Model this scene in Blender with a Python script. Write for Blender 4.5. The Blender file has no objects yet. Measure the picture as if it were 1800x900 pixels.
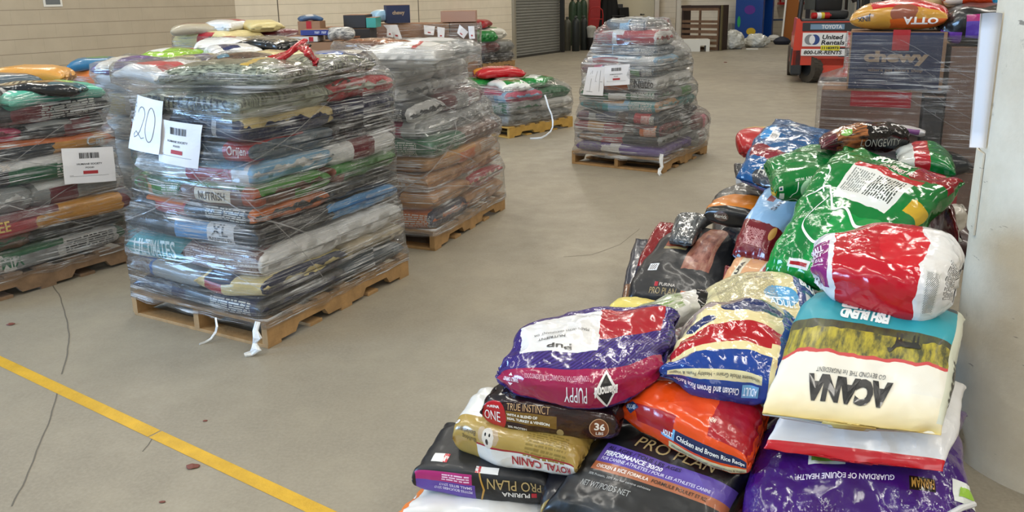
import bpy, bmesh, math, random
import numpy as np
from mathutils import Vector, noise

S = bpy.context.scene
COL = S.collection
PI = math.pi

# ------------------------------------------------------------------ camera
F_PX, PITCH, ROLL, CY, CAM_H = 1412.0, .238, -.016, 337.0, 1.702
_c, _s = math.cos(PITCH), math.sin(PITCH)
_cr, _sr = math.cos(ROLL), math.sin(ROLL)
cam_d = bpy.data.cameras.new('camera')
cam = bpy.data.objects.new('camera', cam_d)
COL.objects.link(cam)
S.camera = cam
cam_d.sensor_width = 36
cam_d.lens = 36 * F_PX / 1800
cam_d.shift_y = -(450 - CY) / 1800
cam_d.clip_start = .05
from mathutils import Matrix
right0, fwd, up0 = Vector((1, 0, 0)), Vector((0, _c, -_s)), Vector((0, _s, _c))
upv = up0 * _cr - right0 * _sr
rt = fwd.cross(upv)
m = Matrix((rt, upv, -fwd)).transposed().to_4x4()
m.translation = (0, 0, CAM_H)
cam.matrix_world = m


def ray(u, v):
    a = (u - 900) / F_PX
    b = -(v - CY) / F_PX
    x = a * _cr - b * _sr
    w = a * _sr + b * _cr
    return Vector((x, _c + w * _s, -_s + w * _c))


def P(u, v, z=0.0):
    """world point at height z seen at photo pixel u, v"""
    d = ray(u, v)
    t = (z - CAM_H) / d.z
    return Vector((d.x * t, d.y * t, z))


def PY(u, v, y):
    d = ray(u, v)
    t = y / d.y
    return Vector((d.x * t, y, CAM_H + d.z * t))


# ------------------------------------------------------------------ exposure, world, lamps
S.view_settings.view_transform = 'Standard'
S.view_settings.look = 'None'
S.view_settings.gamma = 1
S.view_settings.use_curve_mapping = False
S.view_settings.exposure = 0.0
W = bpy.data.worlds.new('world')
S.world = W
W.use_nodes = True
W.node_tree.nodes['Background'].inputs[0].default_value = (.85, .9, 1, 1)
W.node_tree.nodes['Background'].inputs[1].default_value = .16


def area(name, loc, aim, sx, sy, power, color):
    d = bpy.data.lights.new(name, 'AREA')
    d.shape = 'RECTANGLE'
    d.size, d.size_y, d.energy, d.color = sx, sy, power, color
    o = bpy.data.objects.new(name, d)
    COL.objects.link(o)
    o.location = loc
    o.rotation_euler = Vector(aim).to_track_quat('-Z', 'Y').to_euler()
    return o


CEIL = 5.6
TUBES = [(x, y) for x in (-5.5, -2.2, 1.1, 4.4, 9.0) for y in (-1.5, 2.2, 6.0, 10.0, 15.0, 21.0, 27.0)]
TUBE_POWER = 52
for _x, _y in TUBES:
    area('ceiling_tube_light', (_x, _y, CEIL - .5), (0, 0, -1), .16, 2.4, TUBE_POWER * (1.25 if _y > 12 else 1), (1.0, .955, .87))
# unseen area lamps, no doors built: bluish left daylight for film glare, pale one behind
area('daylight_side_lamp', (-12.3, 1.3, 2.0), (1, .2, -.03), 5.0, 3.6, 1700, (.36, .62, 1.0))
area('back_area_lamp', (2.6, -6.5, 2.4), (-.15, 1, -.12), 4.6, 3.6, 170, (.95, .97, 1.0))
# ------------------------------------------------------------------ helpers
def hexc(h):
    h = h.lstrip('#')
    r = []
    for i in (0, 2, 4):
        c = int(h[i:i + 2], 16) / 255
        r.append(c / 12.92 if c <= .04045 else ((c + .055) / 1.055) ** 2.4)
    return (*r, 1.0)


def tag(o, label=None, cat=None, group=None, kind=None):
    if label: o['label'] = label
    if cat: o['category'] = cat
    if group: o['group'] = group
    if kind: o['kind'] = kind
    return o


class NT:
    def __init__(s, name):
        s.m = bpy.data.materials.new(name)
        s.m.use_nodes = True
        s.t = s.m.node_tree
        s.b = s.t.nodes['Principled BSDF']
        s.out = s.t.nodes['Material Output']

    def n(s, typ, **kw):
        x = s.t.nodes.new(typ)
        for k, v in kw.items():
            setattr(x, k, v)
        return x

    def l(s, a, b):
        s.t.links.new(a, b)

    def math(s, op, a, b=None, c=None):
        x = s.n('ShaderNodeMath', operation=op)
        for i, q in enumerate((a, b, c)):
            if q is None: continue
            if isinstance(q, (int, float)): x.inputs[i].default_value = q
            else: s.l(q, x.inputs[i])
        return x.outputs[0]

    def mix(s, f, a, b):
        x = s.n('ShaderNodeMix', data_type='RGBA')
        for i, q in ((0, f), (6, a), (7, b)):
            if isinstance(q, (int, float, tuple)): x.inputs[i].default_value = q
            else: s.l(q, x.inputs[i])
        return x.outputs[2]

    def noise(s, vec, scale, detail=2, rough=.5, typ='FBM'):
        x = s.n('ShaderNodeTexNoise')
        x.noise_type = typ
        x.inputs['Scale'].default_value = scale
        x.inputs['Detail'].default_value = detail
        x.inputs['Roughness'].default_value = rough
        if vec is not None: s.l(vec, x.inputs['Vector'])
        return x.outputs[0]

    def ramp(s, f, lo, hi, a=0., b=1.):
        x = s.n('ShaderNodeMapRange')
        x.inputs[1].default_value, x.inputs[2].default_value = lo, hi
        x.inputs[3].default_value, x.inputs[4].default_value = a, b
        s.l(f, x.inputs[0])
        return x.outputs[0]

    def bump(s, h, strength, dist=.01):
        x = s.n('ShaderNodeBump')
        x.inputs['Strength'].default_value = strength
        x.inputs['Distance'].default_value = dist
        s.l(h, x.inputs['Height'])
        s.l(x.outputs[0], s.b.inputs['Normal'])
        return x.outputs[0]


_mats = {}


def mat(name, color, rough=.5, metal=0., spec=.5, noise_amt=0., noise_scale=8., bump=0., bump_scale=60., coat=0., emit=0.):
    if name in _mats: return _mats[name]
    t = NT(name)
    c = hexc(color) if isinstance(color, str) else color
    t.b.inputs['Base Color'].default_value = c
    t.b.inputs['Roughness'].default_value = rough
    t.b.inputs['Metallic'].default_value = metal
    t.b.inputs['Specular IOR Level'].default_value = spec
    t.b.inputs['Coat Weight'].default_value = coat
    if emit:
        t.b.inputs['Emission Color'].default_value = c
        t.b.inputs['Emission Strength'].default_value = emit
    tc = t.n('ShaderNodeTexCoord').outputs['Object']
    if noise_amt:
        f = t.ramp(t.noise(tc, noise_scale, 4, .6), .3, .7)
        dark = tuple(x * (1 - noise_amt) for x in c[:3]) + (1,)
        t.l(t.mix(f, dark, c), t.b.inputs['Base Color'])
    if bump:
        t.bump(t.noise(tc, bump_scale, 3, .6), bump)
    _mats[name] = t.m
    return t.m


_pid = [0]


def bagmat(base, shapes=(), rough=.3, crinkle=.5, warp=.015, cscale=14., coat=.35, speck=0.):
    """printed plastic: base colour and printed shapes laid out in the bag's own (a, t) sheet"""
    _pid[0] += 1
    t = NT('bag_print_%03d' % _pid[0])
    uv = t.n('ShaderNodeUVMap', uv_map='print').outputs[0]
    tc = t.n('ShaderNodeTexCoord').outputs['Object']
    sep = t.n('ShaderNodeSeparateXYZ')
    t.l(uv, sep.inputs[0])
    u, v = sep.outputs[0], sep.outputs[1]
    if warp and shapes:
        nz = t.n('ShaderNodeTexNoise')
        nz.inputs['Scale'].default_value = 3.0
        nz.inputs['Detail'].default_value = 2
        t.l(uv, nz.inputs['Vector'])
        sc = t.n('ShaderNodeSeparateXYZ')
        t.l(nz.outputs['Color'], sc.inputs[0])
        uw = t.math('MULTIPLY_ADD', t.math('SUBTRACT', sc.outputs[0], .5), warp * 8, u)
        vw = t.math('MULTIPLY_ADD', t.math('SUBTRACT', sc.outputs[1], .5), warp * 4, v)
    else:
        uw, vw = u, v
    c = hexc(base)
    for sh in shapes:
        k = sh[0]
        w = k[0] == '~'
        if w: k = k[1:]
        uu, vv = (uw, vw) if w else (u, v)
        if k in ('r', 'txt', 'gr', 'img', 'hatch'):
            a0, a1, t0, t1 = sh[1:5]
            m_ = t.math('MULTIPLY', t.math('COMPARE', uu, (a0 + a1) / 2, abs(a1 - a0) / 2),
                        t.math('COMPARE', vv, (t0 + t1) / 2, abs(t1 - t0) / 2))
            col = hexc(sh[5])
            if k == 'txt':       # small print: rows of broken dashes; sh[6] rows along 'a' or 't', sh[7] row pitch
                along, pitch = sh[6], sh[7]
                q, r = (vv, uu) if along == 'a' else (uu, vv)
                row = t.math('FRACT', t.math('DIVIDE', q, pitch))
                rows_ = t.math('LESS_THAN', row, .55)
                cmb = t.n('ShaderNodeCombineXYZ')
                t.l(t.math('MULTIPLY', r, 5.0 if along == 'a' else 14.0), cmb.inputs[0])
                t.l(t.math('FLOOR', t.math('DIVIDE', q, pitch)), cmb.inputs[1])
                nn = t.n('ShaderNodeTexNoise')
                nn.inputs['Scale'].default_value = 4.0
                nn.inputs['Detail'].default_value = 1
                t.l(cmb.outputs[0], nn.inputs['Vector'])
                m_ = t.math('MULTIPLY', m_, t.math('MULTIPLY', rows_, t.math('GREATER_THAN', nn.outputs[0], .44)))
            elif k == 'gr':      # printed colour blend towards sh[6] along t
                f = t.ramp(vv, t0, t1)
                col = t.mix(f, col, hexc(sh[6]))
            elif k == 'img':     # printed picture: mottled blend of two colours
                f = t.ramp(t.noise(uv, sh[7] if len(sh) > 7 else 9, 4, .65), .38, .62)
                col = t.mix(f, col, hexc(sh[6]))
            elif k == 'hatch':
                f = t.math('LESS_THAN', t.math('FRACT', t.math('MULTIPLY', t.math('ADD', vv, t.math('MULTIPLY', uu, .25)), sh[7])), .5)
                col = t.mix(f, col, hexc(sh[6]))
        elif k == 'e':
            cu, cv, ru, rv = sh[1:5]
            d = t.math('ADD', t.math('POWER', t.math('DIVIDE', t.math('SUBTRACT', uu, cu), ru), 2.0),
                       t.math('POWER', t.math('DIVIDE', t.math('SUBTRACT', vv, cv), rv), 2.0))
            m_ = t.math('LESS_THAN', d, 1.0)
            col = hexc(sh[5])
        c = t.mix(m_, c, col)
    if isinstance(c, tuple):
        t.b.inputs['Base Color'].default_value = c
    else:
        t.l(c, t.b.inputs['Base Color'])
    t.b.inputs['Roughness'].default_value = rough
    t.b.inputs['Coat Weight'].default_value = coat
    t.b.inputs['Coat Roughness'].default_value = .12
    if crinkle:
        dn_ = t.n('ShaderNodeTexNoise')
        dn_.inputs['Scale'].default_value = cscale * .6
        dn_.inputs['Detail'].default_value = 3
        t.l(tc, dn_.inputs['Vector'])
        mv = t.n('ShaderNodeVectorMath', operation='MULTIPLY_ADD')
        t.l(dn_.outputs['Color'], mv.inputs[0])
        mv.inputs[1].default_value = (.16, .16, .16)
        t.l(tc, mv.inputs[2])
        vo = t.n('ShaderNodeTexVoronoi')
        vo.inputs['Scale'].default_value = cscale
        t.l(mv.outputs[0], vo.inputs['Vector'])
        mask = t.ramp(t.noise(tc, 4.5, 2, .5), .42, .62, .18, 1.)
        fine = t.noise(tc, cscale * 4, 2, .5)
        h_ = t.math('MULTIPLY', t.math('MULTIPLY_ADD', fine, .22, vo.outputs[0]), mask)
        t.bump(h_, min(crinkle * .8, 1.), .012)
    return t.m


def link_mesh(name, verts, faces, material, parent=None, smooth=False, uv=None, loc=None):
    me = bpy.data.meshes.new(name)
    me.from_pydata([tuple(v) for v in verts], [], faces)
    if uv is not None:
        l = me.uv_layers.new(name='print')
        li = np.empty(len(me.loops), dtype=np.int32)
        me.loops.foreach_get('vertex_index', li)
        l.data.foreach_set('uv', np.asarray(uv, dtype=np.float32)[li].ravel())
    if smooth:
        me.polygons.foreach_set('use_smooth', [True] * len(me.polygons))
    me.materials.append(material)
    o = bpy.data.objects.new(name, me)
    COL.objects.link(o)
    if parent: o.parent = parent
    if loc is not None: o.location = loc
    return o


def empty(name, loc, rz=0):
    o = bpy.data.objects.new(name, None)
    o.empty_display_size = .1
    COL.objects.link(o)
    o.location = loc
    o.rotation_euler = (0, 0, rz)
    return o


class MB:
    """collects boxes, rods, tubes in local coordinates; build() links them as one mesh"""
    def __init__(s):
        s.b = bmesh.new()

    def box(s, c, size, rz=0, rx=0, ry=0, bev=0):
        M = Matrix.Translation(c) @ Matrix.Rotation(rz, 4, 'Z') @ Matrix.Rotation(ry, 4, 'Y') @ Matrix.Rotation(rx, 4, 'X') @ Matrix.Diagonal((*size, 1))
        r = bmesh.ops.create_cube(s.b, size=1, matrix=M)
        if bev:
            es = list({e for v in r['verts'] for e in v.link_edges})
            bmesh.ops.bevel(s.b, geom=es, offset=bev, segments=2, affect='EDGES', profile=.6)
        return s

    def cyl(s, a, b, r, r2=None, seg=20, cap=True):
        a, b = Vector(a), Vector(b)
        d = b - a
        M = Matrix.Translation((a + b) / 2) @ d.to_track_quat('Z', 'Y').to_matrix().to_4x4()
        bmesh.ops.create_cone(s.b, cap_ends=cap, segments=seg, radius1=r, radius2=r if r2 is None else r2, depth=d.length, matrix=M)
        return s

    def tube(s, pts, r, seg=8):
        pts = [Vector(p) for p in pts]
        prev = None
        rings = []
        for i, p in enumerate(pts):
            d = (pts[min(i + 1, len(pts) - 1)] - pts[max(i - 1, 0)]).normalized()
            q = d.to_track_quat('Z', 'Y').to_matrix()
            if prev is None:
                x = q @ Vector((1, 0, 0))
            else:
                x = (prev - d * prev.dot(d)).normalized()
            prev = x
            y = d.cross(x)
            rings.append([s.b.verts.new(p + (x * math.cos(k * 2 * PI / seg) + y * math.sin(k * 2 * PI / seg)) * r) for k in range(seg)])
        for A, B in zip(rings, rings[1:]):
            for k in range(seg):
                s.b.faces.new((A[k], A[(k + 1) % seg], B[(k + 1) % seg], B[k]))
        s.b.faces.new(rings[0][::-1])
        s.b.faces.new(rings[-1])
        return s

    def lathe(s, prof, c=(0, 0, 0), seg=24):
        c = Vector(c)
        rings = []
        for r, z in prof:
            rings.append([s.b.verts.new(c + Vector((r * math.cos(k * 2 * PI / seg), r * math.sin(k * 2 * PI / seg), z))) for k in range(seg)])
        for A, B in zip(rings, rings[1:]):
            for k in range(seg):
                s.b.faces.new((A[k], A[(k + 1) % seg], B[(k + 1) % seg], B[k]))
        s.b.faces.new(rings[0][::-1])
        s.b.faces.new(rings[-1])
        return s

    def prism(s, poly, axis, d0, d1):
        """extrude a polygon (list of 2D points) along axis 0/1/2 between d0 and d1"""
        def mk(p, d):
            q = [p[0], p[1]]
            q.insert(axis, d)
            return s.b.verts.new(q)
        A = [mk(p, d0) for p in poly]
        B = [mk(p, d1) for p in poly]
        n = len(poly)
        for k in range(n):
            s.b.faces.new((A[k], A[(k + 1) % n], B[(k + 1) % n], B[k]))
        s.b.faces.new(A[::-1])
        s.b.faces.new(B)
        return s

    def build(s, name, material, parent=None, loc=None, rz=0, smooth=False):
        bmesh.ops.recalc_face_normals(s.b, faces=s.b.faces)
        me = bpy.data.meshes.new(name)
        s.b.to_mesh(me)
        s.b.free()
        if smooth:
            for p in me.polygons: p.use_smooth = True
            try: me.set_sharp_from_angle(angle=.7)
            except Exception: pass
        me.materials.append(material)
        o = bpy.data.objects.new(name, me)
        COL.objects.link(o)
        if parent: o.parent = parent
        if loc is not None: o.location = loc
        if rz: o.rotation_euler = (0, 0, rz)
        return o


# ------------------------------------------------------------------ lettering
_tcache = {}


def text_shape(txt, bold=0.0, shear=0.0):
    """glyph outlines filled; points normalised to the unit square plus aspect"""
    k = (txt, bold, shear)
    if k in _tcache: return _tcache[k]
    cu = bpy.data.curves.new('glyphs', 'FONT')
    cu.body = txt
    cu.offset = bold
    cu.shear = shear
    cu.resolution_u = 3
    cu.align_x = 'CENTER'
    ob = bpy.data.objects.new('glyphs', cu)
    COL.objects.link(ob)
    dg = bpy.context.evaluated_depsgraph_get()
    me = bpy.data.meshes.new_from_object(ob.evaluated_get(dg))
    bpy.data.objects.remove(ob)
    bpy.data.curves.remove(cu)
    v = np.array([tuple(x.co) for x in me.vertices])
    f = [tuple(p.vertices) for p in me.polygons]
    bpy.data.meshes.remove(me)
    lo, hi = v.min(0), v.max(0)
    asp = (hi[0] - lo[0]) / (hi[1] - lo[1])
    v2 = (v[:, :2] - lo[:2]) / (hi[:2] - lo[:2])
    _tcache[k] = (v2, f, asp)
    return _tcache[k]


def cut_grid(v2, faces, nx, ny):
    """cut a flat unit-square shape along a grid so that it can follow a curved sheet"""
    b = bmesh.new()
    vs = [b.verts.new((x, y, 0)) for x, y in v2]
    for f in faces:
        try: b.faces.new([vs[i] for i in f])
        except ValueError: pass
    for i in range(1, nx):
        bmesh.ops.bisect_plane(b, geom=b.verts[:] + b.edges[:] + b.faces[:], plane_co=(i / nx, 0, 0), plane_no=(1, 0, 0))
    for i in range(1, ny):
        bmesh.ops.bisect_plane(b, geom=b.verts[:] + b.edges[:] + b.faces[:], plane_co=(0, i / ny, 0), plane_no=(0, 1, 0))
    b.verts.ensure_lookup_table()
    out = np.array([(v.co.x, v.co.y) for v in b.verts])
    fc = [tuple(v.index for v in f.verts) for f in b.faces]
    b.verts.index_update()
    fc = [tuple(v.index for v in f.verts) for f in b.faces]
    b.free()
    return out, fc


def flat_text(txt, material, origin, xd, yd, w, h, parent=None, name='printed_lettering', bold=.02, shear=0, off=.0015):
    """lettering on a flat face: origin = lower left corner of its box, xd/yd unit directions"""
    v2, f, asp = text_shape(txt, bold, shear)
    o, xd, yd = Vector(origin), Vector(xd).normalized(), Vector(yd).normalized()
    n = xd.cross(yd)
    vs = [o + xd * (x * w) + yd * (y * h) + n * off for x, y in v2]
    return link_mesh(name, vs, f, material, parent)


def flat_shape(pts, material, origin, xd, yd, parent=None, name='printed_mark', off=.001):
    o, xd, yd = Vector(origin), Vector(xd).normalized(), Vector(yd).normalized()
    n = xd.cross(yd)
    vs = [o + xd * x + yd * y + n * off for x, y in pts]
    return link_mesh(name, vs, [tuple(range(len(pts)))], material, parent)


def ellipse_pts(cx, cy, rx, ry, n=28, a0=0, a1=2 * PI):
    return [(cx + rx * math.cos(a0 + (a1 - a0) * k / n), cy + ry * math.sin(a0 + (a1 - a0) * k / n)) for k in range(n)]


# ------------------------------------------------------------------ bags
def _cat(rows, x):
    n = len(rows) - 1
    f = min(max(x, 0), 1) * n
    i = min(int(f), n - 1)
    u = f - i
    p = [rows[max(i - 1, 0)], rows[i], rows[i + 1], rows[min(i + 2, n)]]
    return .5 * ((2 * p[1]) + (-p[0] + p[2]) * u + (2 * p[0] - 5 * p[1] + 4 * p[2] - p[3]) * u * u + (-p[0] + 3 * p[1] - 3 * p[2] + p[3]) * u ** 3)


BAGS = []


class Bag:
    """a filled sack: a flattened tube. rows = (left, right, thickness) from end t=0 to end t=1;
    sheet coordinates: a -1..1 top face, 1..2 right side, 2..3 underside (negative = left), t 0..1 along."""
    def __init__(s, name, label, rows, base=None, shapes=(), group=None, n=3.6, p0=5., p1=5., na=64, nt=44, seed=None,
                 wr=.006, emin=.006, flare=.05, material=None, cat='bag', flap0=0., flap1=0., gather=.006, **mk):
        seed = seed if seed is not None else (len(BAGS) * 7.31 + 3)
        R = [np.concatenate([np.array(l), np.array(r), [T]]) for l, r, T in rows]
        ts = np.array([.5 - .5 * math.cos(PI * k / nt) for k in range(nt + 1)])
        ts = .65 * ts + .35 * np.linspace(0, 1, nt + 1)
        av = np.linspace(-3, 3, na + 1)
        rr = [_cat(R, t) for t in ts]
        cen = np.array([(q[:3] + q[3:6]) / 2 for q in rr])
        G = np.zeros((nt + 1, na + 1, 3))
        N = np.zeros_like(G)
        tot = np.linalg.norm(np.diff(cen, axis=0), axis=1).sum()
        for i, t in enumerate(ts):
            q = rr[i]
            w = q[3:6] - q[:3]
            wl = np.linalg.norm(w)
            wd = w / wl
            tan = cen[min(i + 1, nt)] - cen[max(i - 1, 0)]
            tan /= np.linalg.norm(tan) + 1e-9
            nn = np.cross(wd, tan)
            nn /= np.linalg.norm(nn) + 1e-9
            x = (1 - 2 * t)
            e = 1.
            pp = p0 if x > 0 else p1
            if pp: e = max(1 - abs(x) ** pp, 0) ** .5
            T = max(q[6] * e, emin)
            ww = wl * (1 + flare * (1 - e))
            for j, a in enumerate(av):
                if -1 <= a <= 1: sx, sy = a, 1.
                elif 1 < a <= 2: sx, sy = 1., 1 - 2 * (a - 1)
                elif a > 2: sx, sy = 3 - a, -1.
                elif -2 <= a < -1: sx, sy = -1., 1 - 2 * (-a - 1)
                else: sx, sy = -(3 + a), -1.
                k = (abs(sx) ** n + abs(sy) ** n) ** (-1 / n)
                sx *= k
                sy *= k
                G[i, j] = cen[i] + wd * (sx * ww / 2) + nn * (sy * T / 2)
        # wrinkles
        dt = np.gradient(G, axis=0)
        da = np.gradient(G, axis=1)
        N = np.cross(da, dt)
        N /= np.linalg.norm(N, axis=2, keepdims=True) + 1e-9
        if wr:
            for i, t in enumerate(ts):
                endf = max(0, 1 - min(t, 1 - t) / .22)
                for j in range(na + 1):
                    jj = j if j < na else 0
                    p = G[i, jj]
                    v1 = noise.noise(Vector(p * 7.0) + Vector((seed, 0, 0)))
                    v2 = 1 - abs(noise.noise(Vector((p[0] * 9 + p[1] * 4, p[1] * 9 - p[0] * 4, p[2] * 12)) + Vector((0, seed, 0)))) * 2.6
                    v3 = noise.noise(Vector((av[jj] * 3.3, t * 1.2, seed * 1.7)))
                    v4 = abs(noise.noise(Vector(p * 34.0) + Vector((seed, seed, 0))))
                    G[i, j] += N[i, jj] * (wr * (1.5 * v1 + .45 * v2 - .5 * v4) + gather * endf * v3 * 1.4)
            G[:, na] = G[:, 0]
        # flat sealed flaps
        def flap(row, inward, L):
            d = G[row].mean(0) - G[inward].mean(0)
            d /= np.linalg.norm(d)
            mid = (G[row] + G[row][::-1]) / 2
            w = mid.max(0)
            out = []
            for k in (1, 2):
                q = .5 * G[row] + .5 * G[row][::-1]
                q = q + (G[row] - G[row][::-1]) * .15
                jit = np.array([noise.noise(Vector((av_ * 2.1, k, seed))) for av_ in np.abs(av - 0)])
                out.append(q + d * (L * k / 2) + np.outer(jit, (0, 0, 1)) * .008 * k)
            return out
        s.ts, s.av = ts, av
        rowsG = [g for g in G]
        uvt = list(ts)
        if flap1:
            for q in flap(nt, nt - 2, flap1): rowsG.append(q); uvt.append(1.0)
        if flap0:
            for q in flap(0, 2, flap0): rowsG.insert(0, q); uvt.insert(0, 0.0)
        A = np.array(rowsG)
        s.G = G
        s.N = N
        base_pt = Vector(A.reshape(-1, 3).mean(0))
        base_pt.z = float(A[..., 2].min())
        s.o0 = base_pt
        H = len(rowsG)
        verts = (A - np.array(base_pt)).reshape(-1, 3)
        uv = np.array([(a, uvt[i]) for i in range(H) for a in av])
        m1 = na + 1
        faces = [(i * m1 + j, i * m1 + j + 1, (i + 1) * m1 + j + 1, (i + 1) * m1 + j) for i in range(H - 1) for j in range(na)]
        # end caps: stitch top to bottom
        def cap(r, flip):
            for j in range(na // 2):
                q = (r * m1 + j, r * m1 + j + 1, r * m1 + na - j - 1, r * m1 + na - j)
                q = q[::-1] if flip else q
                q = tuple(dict.fromkeys(q))
                if len(q) > 2: faces.append(q)
        cap(0, True)
        cap(H - 1, False)
        s.obj = link_mesh(name, verts, faces, material or bagmat(base, shapes, **mk), smooth=True, uv=uv, loc=base_pt)
        tag(s.obj, label, cat, group)
        s.pts = A.reshape(-1, 3)
        BAGS.append(s)

    def at(s, a, t, off):
        ti = np.searchsorted(s.ts, t) - 1
        ti = min(max(ti, 0), len(s.ts) - 2)
        fu = (t - s.ts[ti]) / (s.ts[ti + 1] - s.ts[ti])
        ja = (a + 3) / 6 * (len(s.av) - 1)
        ji = min(max(int(ja), 0), len(s.av) - 2)
        fa = ja - ji
        def bl(M):
            return (M[ti, ji] * (1 - fu) * (1 - fa) + M[ti + 1, ji] * fu * (1 - fa) + M[ti, ji + 1] * (1 - fu) * fa + M[ti + 1, ji + 1] * fu * fa)
        return bl(s.G) + bl(s.N) * off - np.array(s.o0)

    def stamp(s, v2, faces, box, rot, material, name, off=.0018, grid=(12, 6)):
        a0, a1, t0, t1 = box
        v2, faces = cut_grid(v2, faces, *grid)
        vs = []
        for x, y in v2:
            if rot == 0: a, t = a0 + (a1 - a0) * x, t0 + (t1 - t0) * y
            elif rot == 180: a, t = a1 - (a1 - a0) * x, t1 - (t1 - t0) * y
            elif rot == 90: a, t = a1 - (a1 - a0) * y, t0 + (t1 - t0) * x
            else: a, t = a0 + (a1 - a0) * y, t1 - (t1 - t0) * x
            vs.append(s.at(a, t, off))
        return link_mesh(name, vs, faces, material, s.obj)

    def text(s, txt, box, rot=0, color='ffffff', bold=.02, shear=0., name='printed_lettering', off=.0022):
        v2, f, asp = text_shape(txt, bold, shear)
        nx = max(3, min(28, int(len(txt) * 1.5)))
        return s.stamp(v2, f, box, rot, ink(color), name, off, (nx, 4))

    def shape(s, pts, box, rot=0, color='ffffff', name='printed_mark', off=.0015, grid=(8, 8)):
        return s.stamp(np.array(pts), [tuple(range(len(pts)))], box, rot, ink(color), name, off, grid)

    def disc(s, box, color, name='printed_mark', off=.0015):
        return s.shape([(.5 + .5 * math.cos(k * PI / 16), .5 + .5 * math.sin(k * PI / 16)) for k in range(32)], box, 0, color, name, off, (5, 5))

    def rect(s, box, color, name='printed_label', off=.0013):
        return s.shape([(0, 0), (1, 0), (1, 1), (0, 1)], box, 0, color, name, off, (8, 8))


def ink(color):
    return mat('ink_' + color, color, rough=.35, coat=.2)
# ------------------------------------------------------------------ the room
def concrete():
    t = NT('concrete_floor')
    tc = t.n('ShaderNodeTexCoord').outputs['Object']
    n1 = t.noise(tc, .55, 5, .6)
    n2 = t.noise(tc, 4.0, 5, .65)
    n3 = t.noise(tc, 70.0, 3, .6)
    c = t.mix(t.ramp(n1, .35, .65), hexc('877f70'), hexc('9d9583'))
    c = t.mix(t.ramp(n2, .3, .75, 0, .55), c, hexc('787164'))
    c = t.mix(t.ramp(n3, .35, .7, 0, .35), c, hexc('a59d8c'))
    st = t.noise(tc, 1.9, 6, .7, 'RIDGED_MULTIFRACTAL') if False else t.noise(tc, 1.7, 6, .72)
    c = t.mix(t.ramp(st, .62, .75, 0, .35), c, hexc('6b665c'))
    t.l(c, t.b.inputs['Base Color'])
    t.l(t.ramp(n2, .3, .7, .42, .62), t.b.inputs['Roughness'])
    t.bump(t.math('MULTIPLY_ADD', n3, .4, n2), .12, .01)
    return t.m


def blockwall(name, base, joint, course=.203, block=.406):
    t = NT(name)
    tc = t.n('ShaderNodeTexCoord').outputs['Object']
    mp = t.n('ShaderNodeMapping')
    mp.inputs['Rotation'].default_value = (PI / 2, 0, 0)
    sep = t.n('ShaderNodeSeparateXYZ')
    t.l(tc, sep.inputs[0])
    cmb = t.n('ShaderNodeCombineXYZ')
    t.l(sep.outputs[0], cmb.inputs[0])
    t.l(sep.outputs[2], cmb.inputs[1])
    rowi = t.math('FLOOR', t.math('DIVIDE', sep.outputs[2], course))
    fz = t.math('FRACT', t.math('DIVIDE', sep.outputs[2], course))
    fx_ = t.math('FRACT', t.math('ADD', t.math('DIVIDE', sep.outputs[0], block), t.math('MULTIPLY', rowi, .5)))
    hj = t.math('LESS_THAN', fz, .042)
    vj = t.math('LESS_THAN', fx_, .016)
    jm = t.math('MAXIMUM', hj, t.math('MULTIPLY', vj, .22))
    n = t.noise(tc, 3, 4, .6)
    c = t.mix(t.ramp(n, .35, .75, 0, .25), t.mix(jm, hexc(base), hexc(joint)), hexc(joint))
    t.l(c, t.b.inputs['Base Color'])
    t.b.inputs['Roughness'].default_value = .7
    t.bump(t.math('SUBTRACT', t.math('MULTIPLY', t.noise(tc, 60, 3, .6), .15), jm), .3, .006)
    return t.m


M_floor = concrete()
M_wall = blockwall('painted_block_wall', 'bcaf99', '8d806d')
M_wallfar = blockwall('pale_block_wall', 'e4dac6', 'b8ad98')
M_ceil = mat('ceiling_paint', 'd8d4ca', .8)

fl = link_mesh('floor', [(-16, -7, 0), (24, -7, 0), (24, 34, 0), (-16, 34, 0)], [(0, 1, 2, 3)], M_floor)
tag(fl, kind='structure')


def wall(name, a, b, h, material, thick=.2):
    a, b = Vector(a), Vector(b)
    d = b - a
    o = MB().box((d.length / 2, thick / 2, h / 2), (d.length, thick, h)).build(name, material, loc=(a.x, a.y, 0), rz=math.atan2(d.y, d.x))
    tag(o, kind='structure')
    return o


LW = Vector((1.43, 2.30)).normalized()      # direction the left wall runs in
LN = Vector((-LW.y, LW.x))                  # pointing out of the room
D0 = Vector((.141, 23.0))                   # foot of the roller door, left side
wl_a = D0 - LW * 34.0
wl_c = D0 - LW * .12
wl_d = D0 + LW * 2.80
wl_e = Vector((1.66, 31.2))
wl_m = D0 - LW * 9.6
# the near stretch ends at a pilaster, the far stretch is painted paler
w1 = wall('wall_left', wl_a, wl_m, CEIL, M_wall)
w2 = wall('wall_left_far', wl_m, wl_c, CEIL, M_wallfar)
w3 = wall('wall_left_end', wl_d + LW * .12, wl_e + Vector((.02, 0)), CEIL, M_wallfar)
o = wall('wall_above_door', wl_c, wl_d, CEIL - 3.6, M_wallfar)
o.location.z = 3.6
wall('wall_far', (wl_e.x - 2, 31.2), (22, 31.2), CEIL, M_wallfar)
wall('wall_right', (22, 31.2), (22, -6.8), CEIL, M_wallfar)
wall('wall_back', (22, -6.8), (-16, -6.8), CEIL, M_wallfar)
o = MB().box((4, 13, CEIL + .1), (42, 42, .2)).build('ceiling', M_ceil)
tag(o, kind='structure')
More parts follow.
